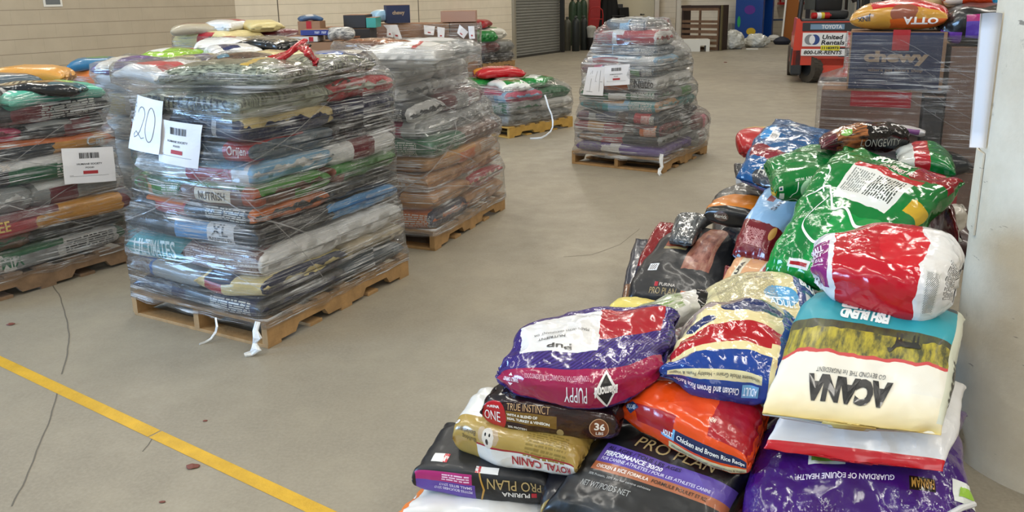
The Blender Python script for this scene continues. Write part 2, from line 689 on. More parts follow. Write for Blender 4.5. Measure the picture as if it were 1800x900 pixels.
# vertical control joints in the left wall
for k, du in enumerate((-8.6, -4.3)):
    q = D0 + LW * du
    o = MB().box((0, 0, CEIL / 2), (.02, .012, CEIL)).build('trim_%d' % (k + 1), mat('joint_filler', '6a6052', .8), loc=(q.x, q.y, 0), rz=math.atan2(LW.y, LW.x))
    tag(o, kind='structure')

# lamps: a body, two tubes
M_white = mat('white_enamel', 'e9e7e0', .4)
M_tube = mat('lit_tube', 'fff4dd', .4, emit=4.0)
fx = None
for i, (x, y) in enumerate(TUBES):
    e = empty('ceiling_light', (x, y, CEIL - .30))
    MB().box((0, 0, 0), (.22, 2.5, .08)).cyl((0, .9, .04), (0, .9, .29), .008, seg=8).cyl((0, -.9, .04), (0, -.9, .29), .008, seg=8).build('housing', M_white, e)
    for sx in (-.06, .06):
        MB().cyl((sx, -1.2, -.07), (sx, 1.2, -.07), .018, seg=8).build('tube', M_tube, e)
    tag(e, 'white fluorescent ceiling fixture above the warehouse floor', 'ceiling light', 'fluorescent ceiling fixtures')

# roller door
dn = empty('door_1', (D0.x, D0.y, 0), math.atan2(LW.y, LW.x))
tag(dn, kind='structure')
b = MB()
nsl = 44
prof = []
for k in range(nsl):
    z = .02 + k * 3.56 / nsl
    hh = 3.56 / nsl
    prof += [(.075, z), (.05, z + hh * .25), (.05, z + hh * .7), (.075, z + hh * .97)]
prof += [(.14, 3.58), (.14, .02)]
b.prism(prof, 0, -.08, 2.76)
b.build('slats', mat('grey_steel_slats', '8a8a84', .45, metal=.2, noise_amt=.12, noise_scale=2), dn)
MB().box((-.09, -.02, 1.8), (.09, .14, 3.6)).build('guide_rail', mat('galvanised_rail', 'a9a495', .4, metal=.5), dn)
MB().box((2.80, -.02, 1.8), (.07, .14, 3.6)).build('guide_rail', mat('dark_rail', '2c2b28', .5), dn)
MB().box((1.34, .03, .03), (2.85, .05, .06)).build('bottom_bar', mat('dark_bar', '3a3833', .5), dn)

# yellow floor line: two lengths of paint with a joint between them, and the cracks of the slab
M_yel = mat('yellow_line_paint', 'd6a92c', .5, noise_amt=.25, noise_scale=9, bump=.2)


def strip(name, pts, w, z, material, parent=None):
    vs, fs = [], []
    for i, p in enumerate(pts):
        p = Vector((p[0], p[1], z))
        q0, q1 = Vector((*pts[max(i - 1, 0)][:2], z)), Vector((*pts[min(i + 1, len(pts) - 1)][:2], z))
        d = (q1 - q0).normalized()
        s_ = Vector((-d.y, d.x, 0)) * w / 2
        vs += [p - s_, p + s_]
    for i in range(len(pts) - 1):
        fs.append((2 * i, 2 * i + 2, 2 * i + 3, 2 * i + 1))
    return link_mesh(name, vs, fs, material, parent)


A_, B_ = P(0, 634), P(575, 904)
dd = (B_ - A_).normalized()
jt = P(272, 763)
l0, l1 = A_ - dd * 3.5, B_ + dd * 1.2
o = strip('trim_3', [l0.lerp(jt - dd * .004, k / 10) for k in range(11)], .058, .0012, M_yel)
tag(o, kind='structure')
o = strip('trim_4', [(jt + dd * .004).lerp(l1, k / 10) for k in range(11)], .058, .0012, M_yel)
tag(o, kind='structure')
M_crack = mat('slab_crack', '645f55', .9)


def crack(pix, w, jit=.006):
    pts = []
    for (u0, v0), (u1, v1) in zip(pix, pix[1:]):
        for k in range(6):
            p = P(u0 + (u1 - u0) * k / 6, v0 + (v1 - v0) * k / 6)
            pts.append((p.x + noise.noise(Vector((p.x * 9, p.y * 9, 0))) * jit, p.y + noise.noise(Vector((p.x * 9, p.y * 9, 5))) * jit))
    return strip('crack', pts, w, .0009, M_crack, fl)


crack([(90, 500), (104, 517), (118, 562), (122, 592), (118, 625), (107, 665)], .007)
crack([(102, 683), (90, 730), (72, 775), (50, 830), (14, 903)], .006)
crack([(270, 766), (262, 782), (250, 796)], .005)
crack([(1125, 402), (1090, 430), (1040, 448), (980, 452)], .004)
crack([(700, 900), (694, 905), (660, 960)], .004)
M_scrap = mat('scrap_brown', '6e3a2e', .6)
for (u, v, s_, lab) in ((19, 571, .014, 'small reddish scrap on the floor by the left pallet'),
                        (339, 821, .016, 'largest reddish scrap on the floor below the yellow line'),
                        (360, 740, .007, 'tiny dark speck on the floor just above the yellow line'),
                        (285, 883, .007, 'tiny dark speck on the floor near the bottom edge'),
                        (1275, 110, .03, 'dark scrap on the bare floor in front of the standing crate')):
    p = P(u, v)
    b = bmesh.new()
    bmesh.ops.create_icosphere(b, subdivisions=2, radius=s_)
    for q in b.verts:
        q.co *= 1 + .5 * noise.noise(q.co * 90 + Vector((u, 0, 0)))
        q.co.z = q.co.z * .35 + s_ * .3
        q.co.x *= 1.5
    me = bpy.data.meshes.new('scrap')
    b.to_mesh(me)
    b.free()
    me.materials.append(M_scrap)
    o = bpy.data.objects.new('floor_scrap', me)
    COL.objects.link(o)
    o.location = p
    tag(o, lab, 'scrap')
M_black = mat('black_plastic', '151515', .45)
# notice on the left wall
q = PY(95, 4, 11.0)
den = LW.x * 0
# meet the wall plane along the ray
def on_left_wall(u, v):
    d = ray(u, v)
    n = Vector((LN.x, LN.y, 0))
    k = (D0.x * n.x + D0.y * n.y) / (d.x * n.x + d.y * n.y)
    return Vector((d.x * k, d.y * k, CAM_H + d.z * k))
a_, b_ = on_left_wall(77, 12), on_left_wall(110, 12)
wd = (b_ - a_)
nt_ = link_mesh('wall_notice', [(0, 0, 0), (wd.length, 0, 0), (wd.length, 0, .30), (0, 0, .30), (0, .004, 0), (wd.length, .004, 0), (wd.length, .004, .3), (0, .004, .3)],
                [(0, 1, 2, 3), (5, 4, 7, 6), (0, 4, 5, 1), (3, 2, 6, 7), (1, 5, 6, 2), (0, 3, 7, 4)], mat('notice_paper', 'e4e2da', .6),
                loc=(a_.x - LN.x * .008, a_.y - LN.y * .008, a_.z))
nt_.rotation_euler = (0, 0, math.atan2(LW.y, LW.x))
tag(nt_, 'white notice sheet with grey panel pinned high on the left block wall', 'notice')
link_mesh('printed_panel', [(.03, -.002, .03), (wd.length - .03, -.002, .03), (wd.length - .03, -.002, .12), (.03, -.002, .12)], [(0, 1, 2, 3)], mat('notice_grey', '6b6f70', .6), nt_)
# ------------------------------------------------------------------ pallets
M_wood = mat('pallet_pine', 'b08a5a', .75, noise_amt=.35, noise_scale=14, bump=.3, bump_scale=40)
M_wood2 = mat('pallet_grey_wood', '93765a', .8, noise_amt=.4, noise_scale=12, bump=.3, bump_scale=40)
PR, PL_, PH = 1.219, 1.016, .14


def notched(b, l, L=PR):
    """a 48 inch stringer with two fork notches, lying along x at y=l"""
    h0, h1 = .018, .122
    nz = .060
    prof = [(0, h0)]
    for c in (L * .27, L * .73):
        prof += [(c - .13, h0), (c - .10, nz), (c + .10, nz), (c + .13, h0)]
    prof += [(L, h0), (L, h1), (0, h1)]
    b.prism(prof, 1, l, l + .038)


def pallet(x, y, ang, label, wood=None, group='wooden pallets'):
    """origin = front corner; local x runs 48 in, local y runs 40 in"""
    wood = wood or M_wood
    e = empty('wooden_pallet', (x, y, 0), ang)
    tag(e, label, 'pallet', group)
    for l in (0.0, .489, .978):
        b = MB()
        notched(b, l)
        b.build('stringer', wood, e)
    rng = random.Random(int(x * 100))
    for k in range(7):
        c = .045 + k * (PR - .09) / 6
        MB().box((c, PL_ / 2, .131), (.09 + rng.uniform(-.008, .02), PL_ + rng.uniform(-.01, .008), .018), rz=rng.uniform(-.01, .01), bev=.002).build('deck_board', wood, e)
    for c in (.05, .36, .61, .86, PR - .05):
        MB().box((c, PL_ / 2, .009), (.095, PL_, .018), rz=rng.uniform(-.01, .01), bev=.002).build('bottom_board', wood, e)
    return e


# ------------------------------------------------------------------ stretch film
def film_mat(name, base_a=.02, streak=1.0, tint='e8ebee'):
    t = NT(name)
    uv = t.n('ShaderNodeUVMap', uv_map='print').outputs[0]

    def streaks(rot, sx, sy, lo, hi, seed):
        mp = t.n('ShaderNodeMapping')
        mp.inputs['Rotation'].default_value = (0, 0, rot)
        mp.inputs['Scale'].default_value = (sx, sy, 1)
        mp.inputs['Location'].default_value = (seed, seed * 2, 0)
        t.l(uv, mp.inputs['Vector'])
        nn = t.n('ShaderNodeTexNoise')
        nn.inputs['Scale'].default_value = 1
        nn.inputs['Detail'].default_value = 4
        nn.inputs['Roughness'].default_value = .6
        nn.inputs['Distortion'].default_value = .4
        t.l(mp.outputs[0], nn.inputs['Vector'])
        return t.ramp(nn.outputs[0], lo, hi)
    a = streaks(.06, 2.2, 85, .54, .64, 1.3)
    b = streaks(-.30, 2.4, 75, .55, .65, 4.1)
    c = streaks(.22, 1.4, 40, .54, .64, 7.7)
    big = streaks(.1, 2.6, 4.2, .45, .60, 2.2)
    m = t.math('MAXIMUM', t.math('MAXIMUM', a, t.math('MULTIPLY', b, .8)), t.math('MULTIPLY', c, .7))
    al = t.math('MULTIPLY_ADD', t.math('MULTIPLY', m, t.math('MULTIPLY_ADD', big, .88, .12)), streak, base_a)  # white streak opacity also paints glare along the film folds
    t.b.inputs['Base Color'].default_value = hexc(tint)
    t.b.inputs['Roughness'].default_value = .22
    t.b.inputs['Specular IOR Level'].default_value = .9
    h = t.math('ADD', t.math('ADD', a, b), t.math('MULTIPLY', c, 1.4))
    nb = t.bump(h, .8, .008)
    gl = t.n('ShaderNodeBsdfGlossy')
    gl.inputs['Roughness'].default_value = .14
    gl.inputs['Color'].default_value = (1, 1, 1, 1)
    t.l(nb, gl.inputs['Normal'])
    tr = t.n('ShaderNodeBsdfTransparent')
    tr.inputs['Color'].default_value = (.985, .985, .99, 1)
    m1 = t.n('ShaderNodeMixShader')
    t.l(al, m1.inputs[0])
    t.l(tr.outputs[0], m1.inputs[1])
    t.l(t.b.outputs[0], m1.inputs[2])
    fr = t.n('ShaderNodeFresnel')
    fr.inputs['IOR'].default_value = 1.45
    t.l(nb, fr.inputs['Normal'])
    m2 = t.n('ShaderNodeMixShader')
    t.l(t.math('MULTIPLY_ADD', fr.outputs[0], .6, .02), m2.inputs[0])
    t.l(m1.outputs[0], m2.inputs[1])
    t.l(gl.outputs[0], m2.inputs[2])
    t.l(m2.outputs[0], t.out.inputs['Surface'])
    return t.m


M_film = film_mat('stretch_film')
M_film_heavy = film_mat('stretch_film_many_turns', .07, 1.0)
M_film_light = film_mat('stretch_film_few_turns', .02, .6)
M_strand = film_mat('film_rope', .3, .5, 'f4f6f8')


def hull2(p):
    p = sorted(set((round(a, 4), round(b, 4)) for a, b in p))
    def half(q):
        h = []
        for c in q:
            while len(h) > 1 and (h[-1][0] - h[-2][0]) * (c[1] - h[-2][1]) - (h[-1][1] - h[-2][1]) * (c[0] - h[-2][0]) <= 0: h.pop()
            h.append(c)
        return h
    a, b = half(p), half(p[::-1])
    return a[:-1] + b[:-1]


class Film:
    def __init__(s, pts, z0, z1, label, material=None, nd=120, dz=.028, out=.007, top_in=True, seed=1.0, rough=.006, group=None, extra=None):
        pts = np.asarray(pts)
        c = (pts[:, :2].min(0) + pts[:, :2].max(0)) / 2
        s.c = c
        zs = np.arange(z0, z1 + 1e-6, dz)
        th = np.linspace(0, 2 * PI, nd, endpoint=False)
        Rr = np.zeros((len(zs), nd))
        for i, z in enumerate(zs):
            win = .05
            q = pts[(pts[:, 2] > z - win) & (pts[:, 2] < z + win)][:, :2] - c
            if len(q) < 8:
                Rr[i] = Rr[i - 1] if i else .4
                continue
            if extra is not None and z < PH + .03:
                q = np.concatenate([q, extra - c])
            h = np.array(hull2(q))
            h2 = np.roll(h, -1, 0)
            for j, a in enumerate(th):
                d = np.array([math.cos(a), math.sin(a)])
                e = h2 - h
                den = d[0] * e[:, 1] - d[1] * e[:, 0]
                with np.errstate(divide='ignore', invalid='ignore'):
                    t_ = (h[:, 0] * e[:, 1] - h[:, 1] * e[:, 0]) / den
                    u_ = (h[:, 0] * d[1] - h[:, 1] * d[0]) / den
                ok = (np.abs(den) > 1e-9) & (t_ > 0) & (u_ >= -1e-6) & (u_ <= 1 + 1e-6)
                Rr[i, j] = t_[ok].max() if ok.any() else .5
        for _ in range(1):
            Rr = np.maximum(Rr, (np.roll(Rr, 1, 0) + np.roll(Rr, -1, 0)) / 2 if False else Rr)
        R2 = Rr.copy()
        for i in range(1, len(zs) - 1):
            R2[i] = np.maximum(Rr[i], .5 * (Rr[i - 1] + Rr[i + 1]))
        Rr = R2 + out
        for i, z in enumerate(zs):
            for j, a in enumerate(th):
                k = 1 - abs(noise.noise(Vector((a * 2.2 + z * 1.2 + seed, z * 21, seed)))) * 2
                Rr[i, j] += rough * (k + noise.noise(Vector((math.cos(a) * 2, math.sin(a) * 2, z * 5 + seed))))
        s.zs, s.th, s.R = zs, th, Rr
        rings = []
        for i, z in enumerate(zs):
            rings.append(np.stack([c[0] + Rr[i] * np.cos(th), c[1] + Rr[i] * np.sin(th), np.full(nd, z)], 1))
        if top_in:
            for f, dz_ in ((.95, .022), (.87, .030), (.78, .028), (.70, .02)):
                jit = np.array([.03 * noise.noise(Vector((math.cos(a) * 3, math.sin(a) * 3, f * 9 + seed))) for a in th])
                rr = Rr[-1] * (f + jit * 1.5)
                rings.append(np.stack([c[0] + rr * np.cos(th), c[1] + rr * np.sin(th), zs[-1] + dz_ + jit], 1))
        # ragged lower hem
        hem = np.array([.02 * noise.noise(Vector((math.cos(a) * 5, math.sin(a) * 5, seed))) for a in th])
        rings[0][:, 2] += hem
        V = np.concatenate(rings)
        per = th * Rr.mean()
        uv = []
        base = Vector((c[0], c[1], float(z0)))
        vs, fs = [], []
        H = len(rings)
        cols = list(range(nd)) + [0]
        for i in range(H):
            for jj, j in enumerate(cols):
                vs.append(rings[i][j] - np.array(base))
                uv.append((jj * (per[1] - per[0]), zs[0] + i * dz))
        m1 = nd + 1
        for i in range(H - 1):
            for j in range(nd):
                fs.append((i * m1 + j, i * m1 + j + 1, (i + 1) * m1 + j + 1, (i + 1) * m1 + j))
        s.obj = link_mesh('stretch_wrap', vs, fs, material or M_film, smooth=True, uv=uv, loc=base)
        tag(s.obj, label, 'stretch wrap', group)
        s.base = base

    def at(s, a, z, off=.004):
        a = a % (2 * PI)
        i = min(max((z - s.zs[0]) / (s.zs[1] - s.zs[0]), 0), len(s.zs) - 1.001)
        j = a / (2 * PI) * len(s.th)
        i0, j0 = int(i), int(j)
        fi, fj = i - i0, j - j0
        n = len(s.th)
        r = (s.R[i0, j0 % n] * (1 - fi) * (1 - fj) + s.R[i0 + 1, j0 % n] * fi * (1 - fj) + s.R[i0, (j0 + 1) % n] * (1 - fi) * fj + s.R[i0 + 1, (j0 + 1) % n] * fi * fj)
        return np.array([s.c[0] + (r + off) * math.cos(a), s.c[1] + (r + off) * math.sin(a), z])

    def ang(s, u, v, dist):
        """direction (about the stack's middle) of the film point seen at pixel u,v near depth dist; returns a, z"""
        best = None
        d = ray(u, v)
        for k in range(400):
            y = dist - .9 + k * .0045
            p = PY(u, v, y)
            a = math.atan2(p.y - s.c[1], p.x - s.c[0])
            if not (s.zs[0] <= p.z <= s.zs[-1]): continue
            q = s.at(a, p.z, 0)
            r1 = math.hypot(p.x - s.c[0], p.y - s.c[1])
            r2 = math.hypot(q[0] - s.c[0], q[1] - s.c[1])
            if r1 <= r2:
                return a % (2 * PI), p.z
            best = (a % (2 * PI), p.z)
        return best

    def strand(s, a0, z0, a1, z1, w=.012, name='film_strand', n=60):
        vs, fs, uv = [], [], []
        for k in range(n + 1):
            f = k / n
            a, z = a0 + (a1 - a0) * f, z0 + (z1 - z0) * f
            z = min(max(z, s.zs[0]), s.zs[-1])
            vs.append(s.at(a, z - w * .22, .003) - np.array(s.base))
            vs.append(s.at(a, z + w * .22, .005) - np.array(s.base))
            uv += [(f * 3, 0), (f * 3, w * 3)]
        for k in range(n):
            fs.append((2 * k, 2 * k + 2, 2 * k + 3, 2 * k + 1))
        return link_mesh(name, vs, fs, M_strand, s.obj, uv=uv)


M_paper = mat('sheet_paper', 'ececf0', .55, bump=.05, bump_scale=15)
M_ink = mat('ink_pen', '3c3c40', .6)


def sheet(film, corner_pix, dist, label, draw, n=10, group=None, off=.012, name='paper_sheet', plane=None):
    """a sheet of paper taped on the film; corners given as photo pixels TL, TR, BR, BL -> bent over the wrap"""
    if plane is None:
        C = [np.array(film.at(*film.ang(u, v, dist), off)) for u, v in corner_pix]
    else:       # a stiff sheet: lies in one upright plane touching the film at the probe pixel
        (pu, pv), pn = plane
        p0 = Vector(film.at(*film.ang(pu, pv, dist), off))
        n_ = Vector((*pn, 0)).normalized()
        C = []
        for u, v in corner_pix:
            d = ray(u, v)
            k = (p0 - Vector((0, 0, CAM_H))).dot(n_) / d.dot(n_)
            C.append(np.array(Vector((0, 0, CAM_H)) + d * k))
    tl, tr, br, bl = C
    vs, uv = [], []
    nrm = np.cross(tr - tl, bl - tl)
    nrm = nrm / np.linalg.norm(nrm)
    if nrm[1] > 0: nrm = -nrm
    def pos(x, y, o=0.):
        b = (bl * (1 - x) + br * x) * (1 - y) + (tl * (1 - x) + tr * x) * y
        return b + nrm * (o + .010 * math.sin(PI * x) + .006 * noise.noise(Vector((x * 2.3, y * 2.7, corner_pix[0][0]))) + .004)
    for s_ in (0, 1):
        for j in range(n + 1):
            for i in range(n + 1):
                vs.append(pos(i / n, j / n, -.0012 * s_) - bl)
    k = n + 1
    fs = []
    for j in range(n):
        for i in range(n):
            a = j * k + i
            fs.append((a, a + 1, a + k + 1, a + k))
            a += k * k
            fs.append((a, a + k, a + k + 1, a + 1))
    rim = [i for i in range(k)] + [j * k + n for j in range(1, k)] + [n * k + i for i in range(n - 1, -1, -1)] + [j * k for j in range(n - 1, 0, -1)]
    for p, q in zip(rim, rim[1:] + rim[:1]):
        fs.append((p, p + k * k, q + k * k, q))
    o = link_mesh(name, vs, fs, M_paper, smooth=False, loc=Vector(bl))
    tag(o, label, 'paper', group)

    def put(v2, faces, box, material, nm, grid=(4, 4)):
        x0, x1, y0, y1 = box
        v2, faces = cut_grid(v2, faces, *grid)
        vv = [pos(x0 + (x1 - x0) * a, y0 + (y1 - y0) * b, .0016) - bl for a, b in v2]
        link_mesh(nm, vv, faces, material, o)
    draw(put)
    return o


def draw_notice(put):
    rng = random.Random(5)
    x = 0
    b, f = [], []
    while x < 1:
        w = rng.choice((.015, .025, .04))
        k = len(b)
        b += [(x, 0), (min(x + w, 1), 0), (min(x + w, 1), 1), (x, 1)]
        f.append((k, k + 1, k + 2, k + 3))
        x += w + rng.choice((.012, .02, .03))
    put(np.array(b), f, (.3, .68, .70, .86), M_black, 'printed_barcode', (2, 2))
    v2, f, _ = text_shape('HUMANE SOCIETY', .02)
    put(v2, f, (.24, .73, .52, .57), M_ink, 'printed_lettering', (6, 2))
    v2, f, _ = text_shape('FOOD', .02)
    put(v2, f, (.40, .56, .42, .465), M_ink, 'printed_lettering', (3, 2))
    put(np.array([(0, 0), (1, 0), (1, 1), (0, 1)]), [(0, 1, 2, 3)], (.35, .63, .26, .35), mat('red_sticker', 'b03a3e', .5), 'red_sticker', (4, 2))
    put(np.array([(0, 0), (1, 0), (1, 1), (0, 1)]), [(0, 1, 2, 3)], (.1, .85, .2, .206), M_ink, 'ruled_line', (5, 1))
    v2, f, _ = text_shape('NOTES', 0)
    put(v2, f, (.1, .17, .22, .24), M_ink, 'printed_lettering', (2, 2))


def pen_stroke(put, pts, w):
    """hand-drawn pen line as a thin ribbon"""
    v, f = [], []
    for i, p in enumerate(pts):
        a, b = Vector(pts[max(i - 1, 0)]), Vector(pts[min(i + 1, len(pts) - 1)])
        d = (b - a).normalized()
        n_ = Vector((-d.y, d.x)) * w / 2
        v += [tuple(Vector(p) - n_), tuple(Vector(p) + n_)]
    for i in range(len(pts) - 1):
        f.append((2 * i, 2 * i + 2, 2 * i + 3, 2 * i + 1))
    put(np.array(v), f, (0, 1, 0, 1), M_ink, 'handwritten_figure', (1, 1))


def arc(cx, cy, rx, ry, a0, a1, n=22):
    return [(cx + rx * math.cos(math.radians(a0 + (a1 - a0) * k / n)), cy + ry * math.sin(math.radians(a0 + (a1 - a0) * k / n))) for k in range(n + 1)]


def draw_20(put):
    two = arc(.33, .68, .13, .14, 170, -25) + [(.42, .52), (.36, .38), (.26, .28), (.17, .24), (.14, .30), (.2, .36), (.3, .31), (.42, .24), (.52, .27)]
    pen_stroke(put, two, .012)
    pen_stroke(put, arc(.68, .52, .14, .32, 100, 465, 40), .012)


def draw_14(put):
    pen_stroke(put, [(.22, .75), (.34, .88), (.33, .5), (.32, .12)], .012)
    pen_stroke(put, [(.16, .13), (.48, .12)], .012)
    pen_stroke(put, [(.62, .86), (.56, .5), (.92, .48)], .012)
    pen_stroke(put, [(.80, .88), (.79, .5), (.80, .14)], .012)


# ------------------------------------------------------------------ stacked bags
ORD = ['bottom', 'second', 'third', 'fourth', 'fifth', 'sixth', 'seventh', 'eighth', 'ninth', 'tenth', 'eleventh', 'twelfth', 'topmost']
HUE = {'black': '191a1c', 'navy': '1c2547', 'slate': '4a5a66', 'charcoal': '2e3033', 'white': 'd9d9d6', 'grey': '8f9290', 'silver': '9aa08e',
       'teal': '2d8a8c', 'green': '3f7d38', 'dark green': '15613a', 'red': 'a8232c', 'maroon': '6b2028', 'orange': 'c96a2a', 'tan': 'b98a58',
       'cream': 'd8c88e', 'brown': '6a4a38', 'blue': '2c5f9c', 'light blue': '86b4d2', 'purple': '5a3a8c', 'pink': 'c0486a', 'amber': 'cf9440',
       'lime': '8fb83c', 'mint': '4fae98', 'crimson': '8a1c30', 'yellow': 'd9b233', 'beige': 'b5a88e'}
STACKBAG_N = [0]


def stackbag(x, y, ang, r0, r1, l0, l1, z0, z1, axis, spec, where, rng, group, name='pet_food_bag', bulge=.02, res=(40, 24)):
    """spec: (colour, accent, second accent, [texts]) ; texts = (string, t0, t1, colour)"""
    ca, sa = math.cos(ang), math.sin(ang)
    def w(r, l, z): return (x + ca * r - sa * l, y + sa * r + ca * l, z)
    T = (z1 - z0) * 1.16
    zc = (z0 + z1) / 2
    j = lambda q=.018: rng.uniform(-q, q)
    rows = []
    yaw = j(.02)
    if axis == 'L':     # long side looks out over local -x ; t runs towards local -y
        L = [(l1, 0), (l1 * .66 + l0 * .34, 1), (l1 * .34 + l0 * .66, 1), (l0, 0)]
        for k, (l, e) in enumerate(L):
            b = bulge * e
            rows.append((w(r1 + j() + b, l + j(.008), zc + j(.01)), w(r0 - b + j() + yaw * (k - 1.5), l + j(.008), zc + j(.01)), T * (1 if e else .95)))
    else:
        R = [(r0, 0), (r0 * .66 + r1 * .34, 1), (r0 * .34 + r1 * .66, 1), (r1, 0)]
        for k, (r, e) in enumerate(R):
            b = bulge * e
            rows.append((w(r + j(.008), l1 + b + j(), zc + j(.01)), w(r + j(.008), l0 - b + j() + yaw * (k - 1.5), zc + j(.01)), T * (1 if e else .95)))
    base, ac1, ac2, texts, *more_ = spec
    H = lambda c: HUE.get(c, c)
    sh = []
    t0 = rng.uniform(.08, .5)
    if ac1: sh.append(('~r', .9, 2.05, t0, t0 + rng.uniform(.18, .4), H(ac1)))
    if ac2: sh.append(('~r', -1.1, 1.3, rng.uniform(0, .2), rng.uniform(.4, .9), H(ac2)))
    if ac2: sh.append(('~r', -3, 3, .93, 1.0, H(ac2)))
    q = rng.uniform(.5, .7)
    plain = bool(more_)
    if plain: sh = []
    tc_ = 'd8d8d0' if base not in ('white', 'cream', 'silver', 'light blue', 'grey', 'beige') else '3a3a3a'
    if not plain: sh.append(('txt', 1.15, 1.85, q, q + .26, tc_, 't', .10) if rng.random() < .6 else ('txt', -.7, .7, .1, .9, tc_, 't', .09))
    if rng.random() < .5 and not plain: sh.append(('~img', 1.1, 1.9, .05, .3, H(rng.choice(['tan', 'brown', 'maroon', 'cream', 'grey'])), H(base), 14))
    if rng.random() < .5 and not plain: sh.append(('e', rng.uniform(-.5, .5), rng.uniform(.3, .7), .35, .1, H(ac1 or 'white')))
    if plain: sh += more_[0]
    if base == 'silver': sh.insert(0, ('~img', -1.9, 1.9, 0, 1, '43483c', 'a4a992', 15))
    STACKBAG_N[0] += 1
    lab = '%s bag%s, %s' % (base, (', %s print' % ac1) if ac1 else '', where)
    B = Bag(name, lab, rows, H(base), sh, group=group, n=4.2, p0=10, p1=10, na=res[0], nt=res[1], seed=rng.random() * 90, wr=.008,
            rough=.28 + .15 * rng.random(), crinkle=.6, cscale=16, gather=.010)
    for (s_, a, b_, c_, *rest) in texts:
        hh = rest[0] if rest else (1.3, 1.72)
        rot = rest[1] if len(rest) > 1 else 90
        B.text(s_, (hh[0], hh[1], a, b_), rot, c_, bold=.015)
    return B


def stack(x, y, ang, layers, z_top, where, seed, group, inset=.03, res=(40, 24), z0=PH, ragged=.03, taper=None):
    rng = random.Random(seed)
    tot = sum(l[1] for l in layers)
    k = (z_top - z0) / tot
    z = z0
    out = []
    n = len(layers)
    for i, (typ, th, specs) in enumerate(layers):
        th *= k
        i0 = inset + rng.uniform(-ragged, ragged * .6)
        R0, R1, L0, L1 = i0, PR - i0, i0 + rng.uniform(-.01, .01), PL_ - i0
        if taper:
            zs_ = [q[0] for q in taper]
            dd_ = [float(np.interp(z + th / 2, zs_, [q[c] for q in taper])) for c in (1, 2, 3, 4)]
            R0, R1, L0, L1 = R0 + dd_[0], R1 - dd_[1], L0 + dd_[2], L1 - dd_[3]
        o = ORD[i] if i < n - 1 else 'top'
        kw = dict(rng=rng, group=group, res=res)
        W_ = lambda s_: '%s layer of %s, %s' % (o, where, s_)
        rm = (R0 + R1) / 2 + rng.uniform(-.06, .06)
        lm = (L0 + L1) / 2 + rng.uniform(-.06, .06)
        if typ == 'A':
            out.append(stackbag(x, y, ang, R0, rm, L0, L1, z, z + th, 'L', specs[0], W_('front half'), **kw))
            out.append(stackbag(x, y, ang, rm, R1, L0, L1, z, z + th, 'L', specs[1], W_('rear half'), **kw))
        elif typ == 'B':
            out.append(stackbag(x, y, ang, R0, R1, L0, lm, z, z + th, 'R', specs[0], W_('right half'), **kw))
            out.append(stackbag(x, y, ang, R0, R1, lm, L1, z, z + th, 'R', specs[1], W_('left half'), **kw))
        elif typ == 'D':
            out.append(stackbag(x, y, ang, R0, rm, L0, lm, z, z + th, 'L', specs[0], W_('near corner'), **kw))
            out.append(stackbag(x, y, ang, R0, rm, lm, L1, z, z + th, 'L', specs[1], W_('left corner'), **kw))
            out.append(stackbag(x, y, ang, rm, R1, L0, L1, z, z + th, 'L', specs[2], W_('rear half'), **kw))
        elif typ == 'E':
            out.append(stackbag(x, y, ang, R0, rm, L0, L1, z, z + th, 'L', specs[0], W_('front half'), **kw))
            out.append(stackbag(x, y, ang, rm, R1, L0, lm, z, z + th, 'R', specs[1], W_('right rear corner'), **kw))
            out.append(stackbag(x, y, ang, rm, R1, lm, L1, z, z + th, 'R', specs[2], W_('left rear corner'), **kw))
        z += th
    return out


def loose(u0, v0, z, w, l, T, rz, spec, label, group, tilt=0., res=(36, 22), name='pet_food_bag', **kw):
    """a bag lying freely with its middle at the point (u0, v0) or world (x, y) when u0 is a tuple"""
    c = P(u0, v0, z) if not isinstance(u0, tuple) else Vector((*u0, z))
    d = Vector((math.cos(rz), math.sin(rz), 0))
    s_ = Vector((-d.y, d.x, 0))
    rows = []
    for k, f in enumerate((-.5, -.17, .17, .5)):
        dz = tilt * f
        m_ = c + d * l * f + Vector((0, 0, dz - (.02 if k in (0, 3) else 0)))
        rows.append((m_ + s_ * w / 2, m_ - s_ * w / 2, T))
    base, shapes, texts = spec
    B = Bag(name, label, rows, HUE.get(base, base), shapes, group=group, n=3., p0=5, p1=5, na=res[0], nt=res[1], wr=.008, gather=.012, **kw)
    for (s2, box, rot, col) in texts:
        B.text(s2, box, rot, col)
    return B


def near(bags):
    return np.concatenate([b.pts for b in bags])


def corners(x, y, ang):
    ca, sa = math.cos(ang), math.sin(ang)
    return np.array([(x + ca * r - sa * l, y + sa * r + ca * l) for r, l in ((0, 0), (PR, 0), (PR, PL_), (0, PL_))])


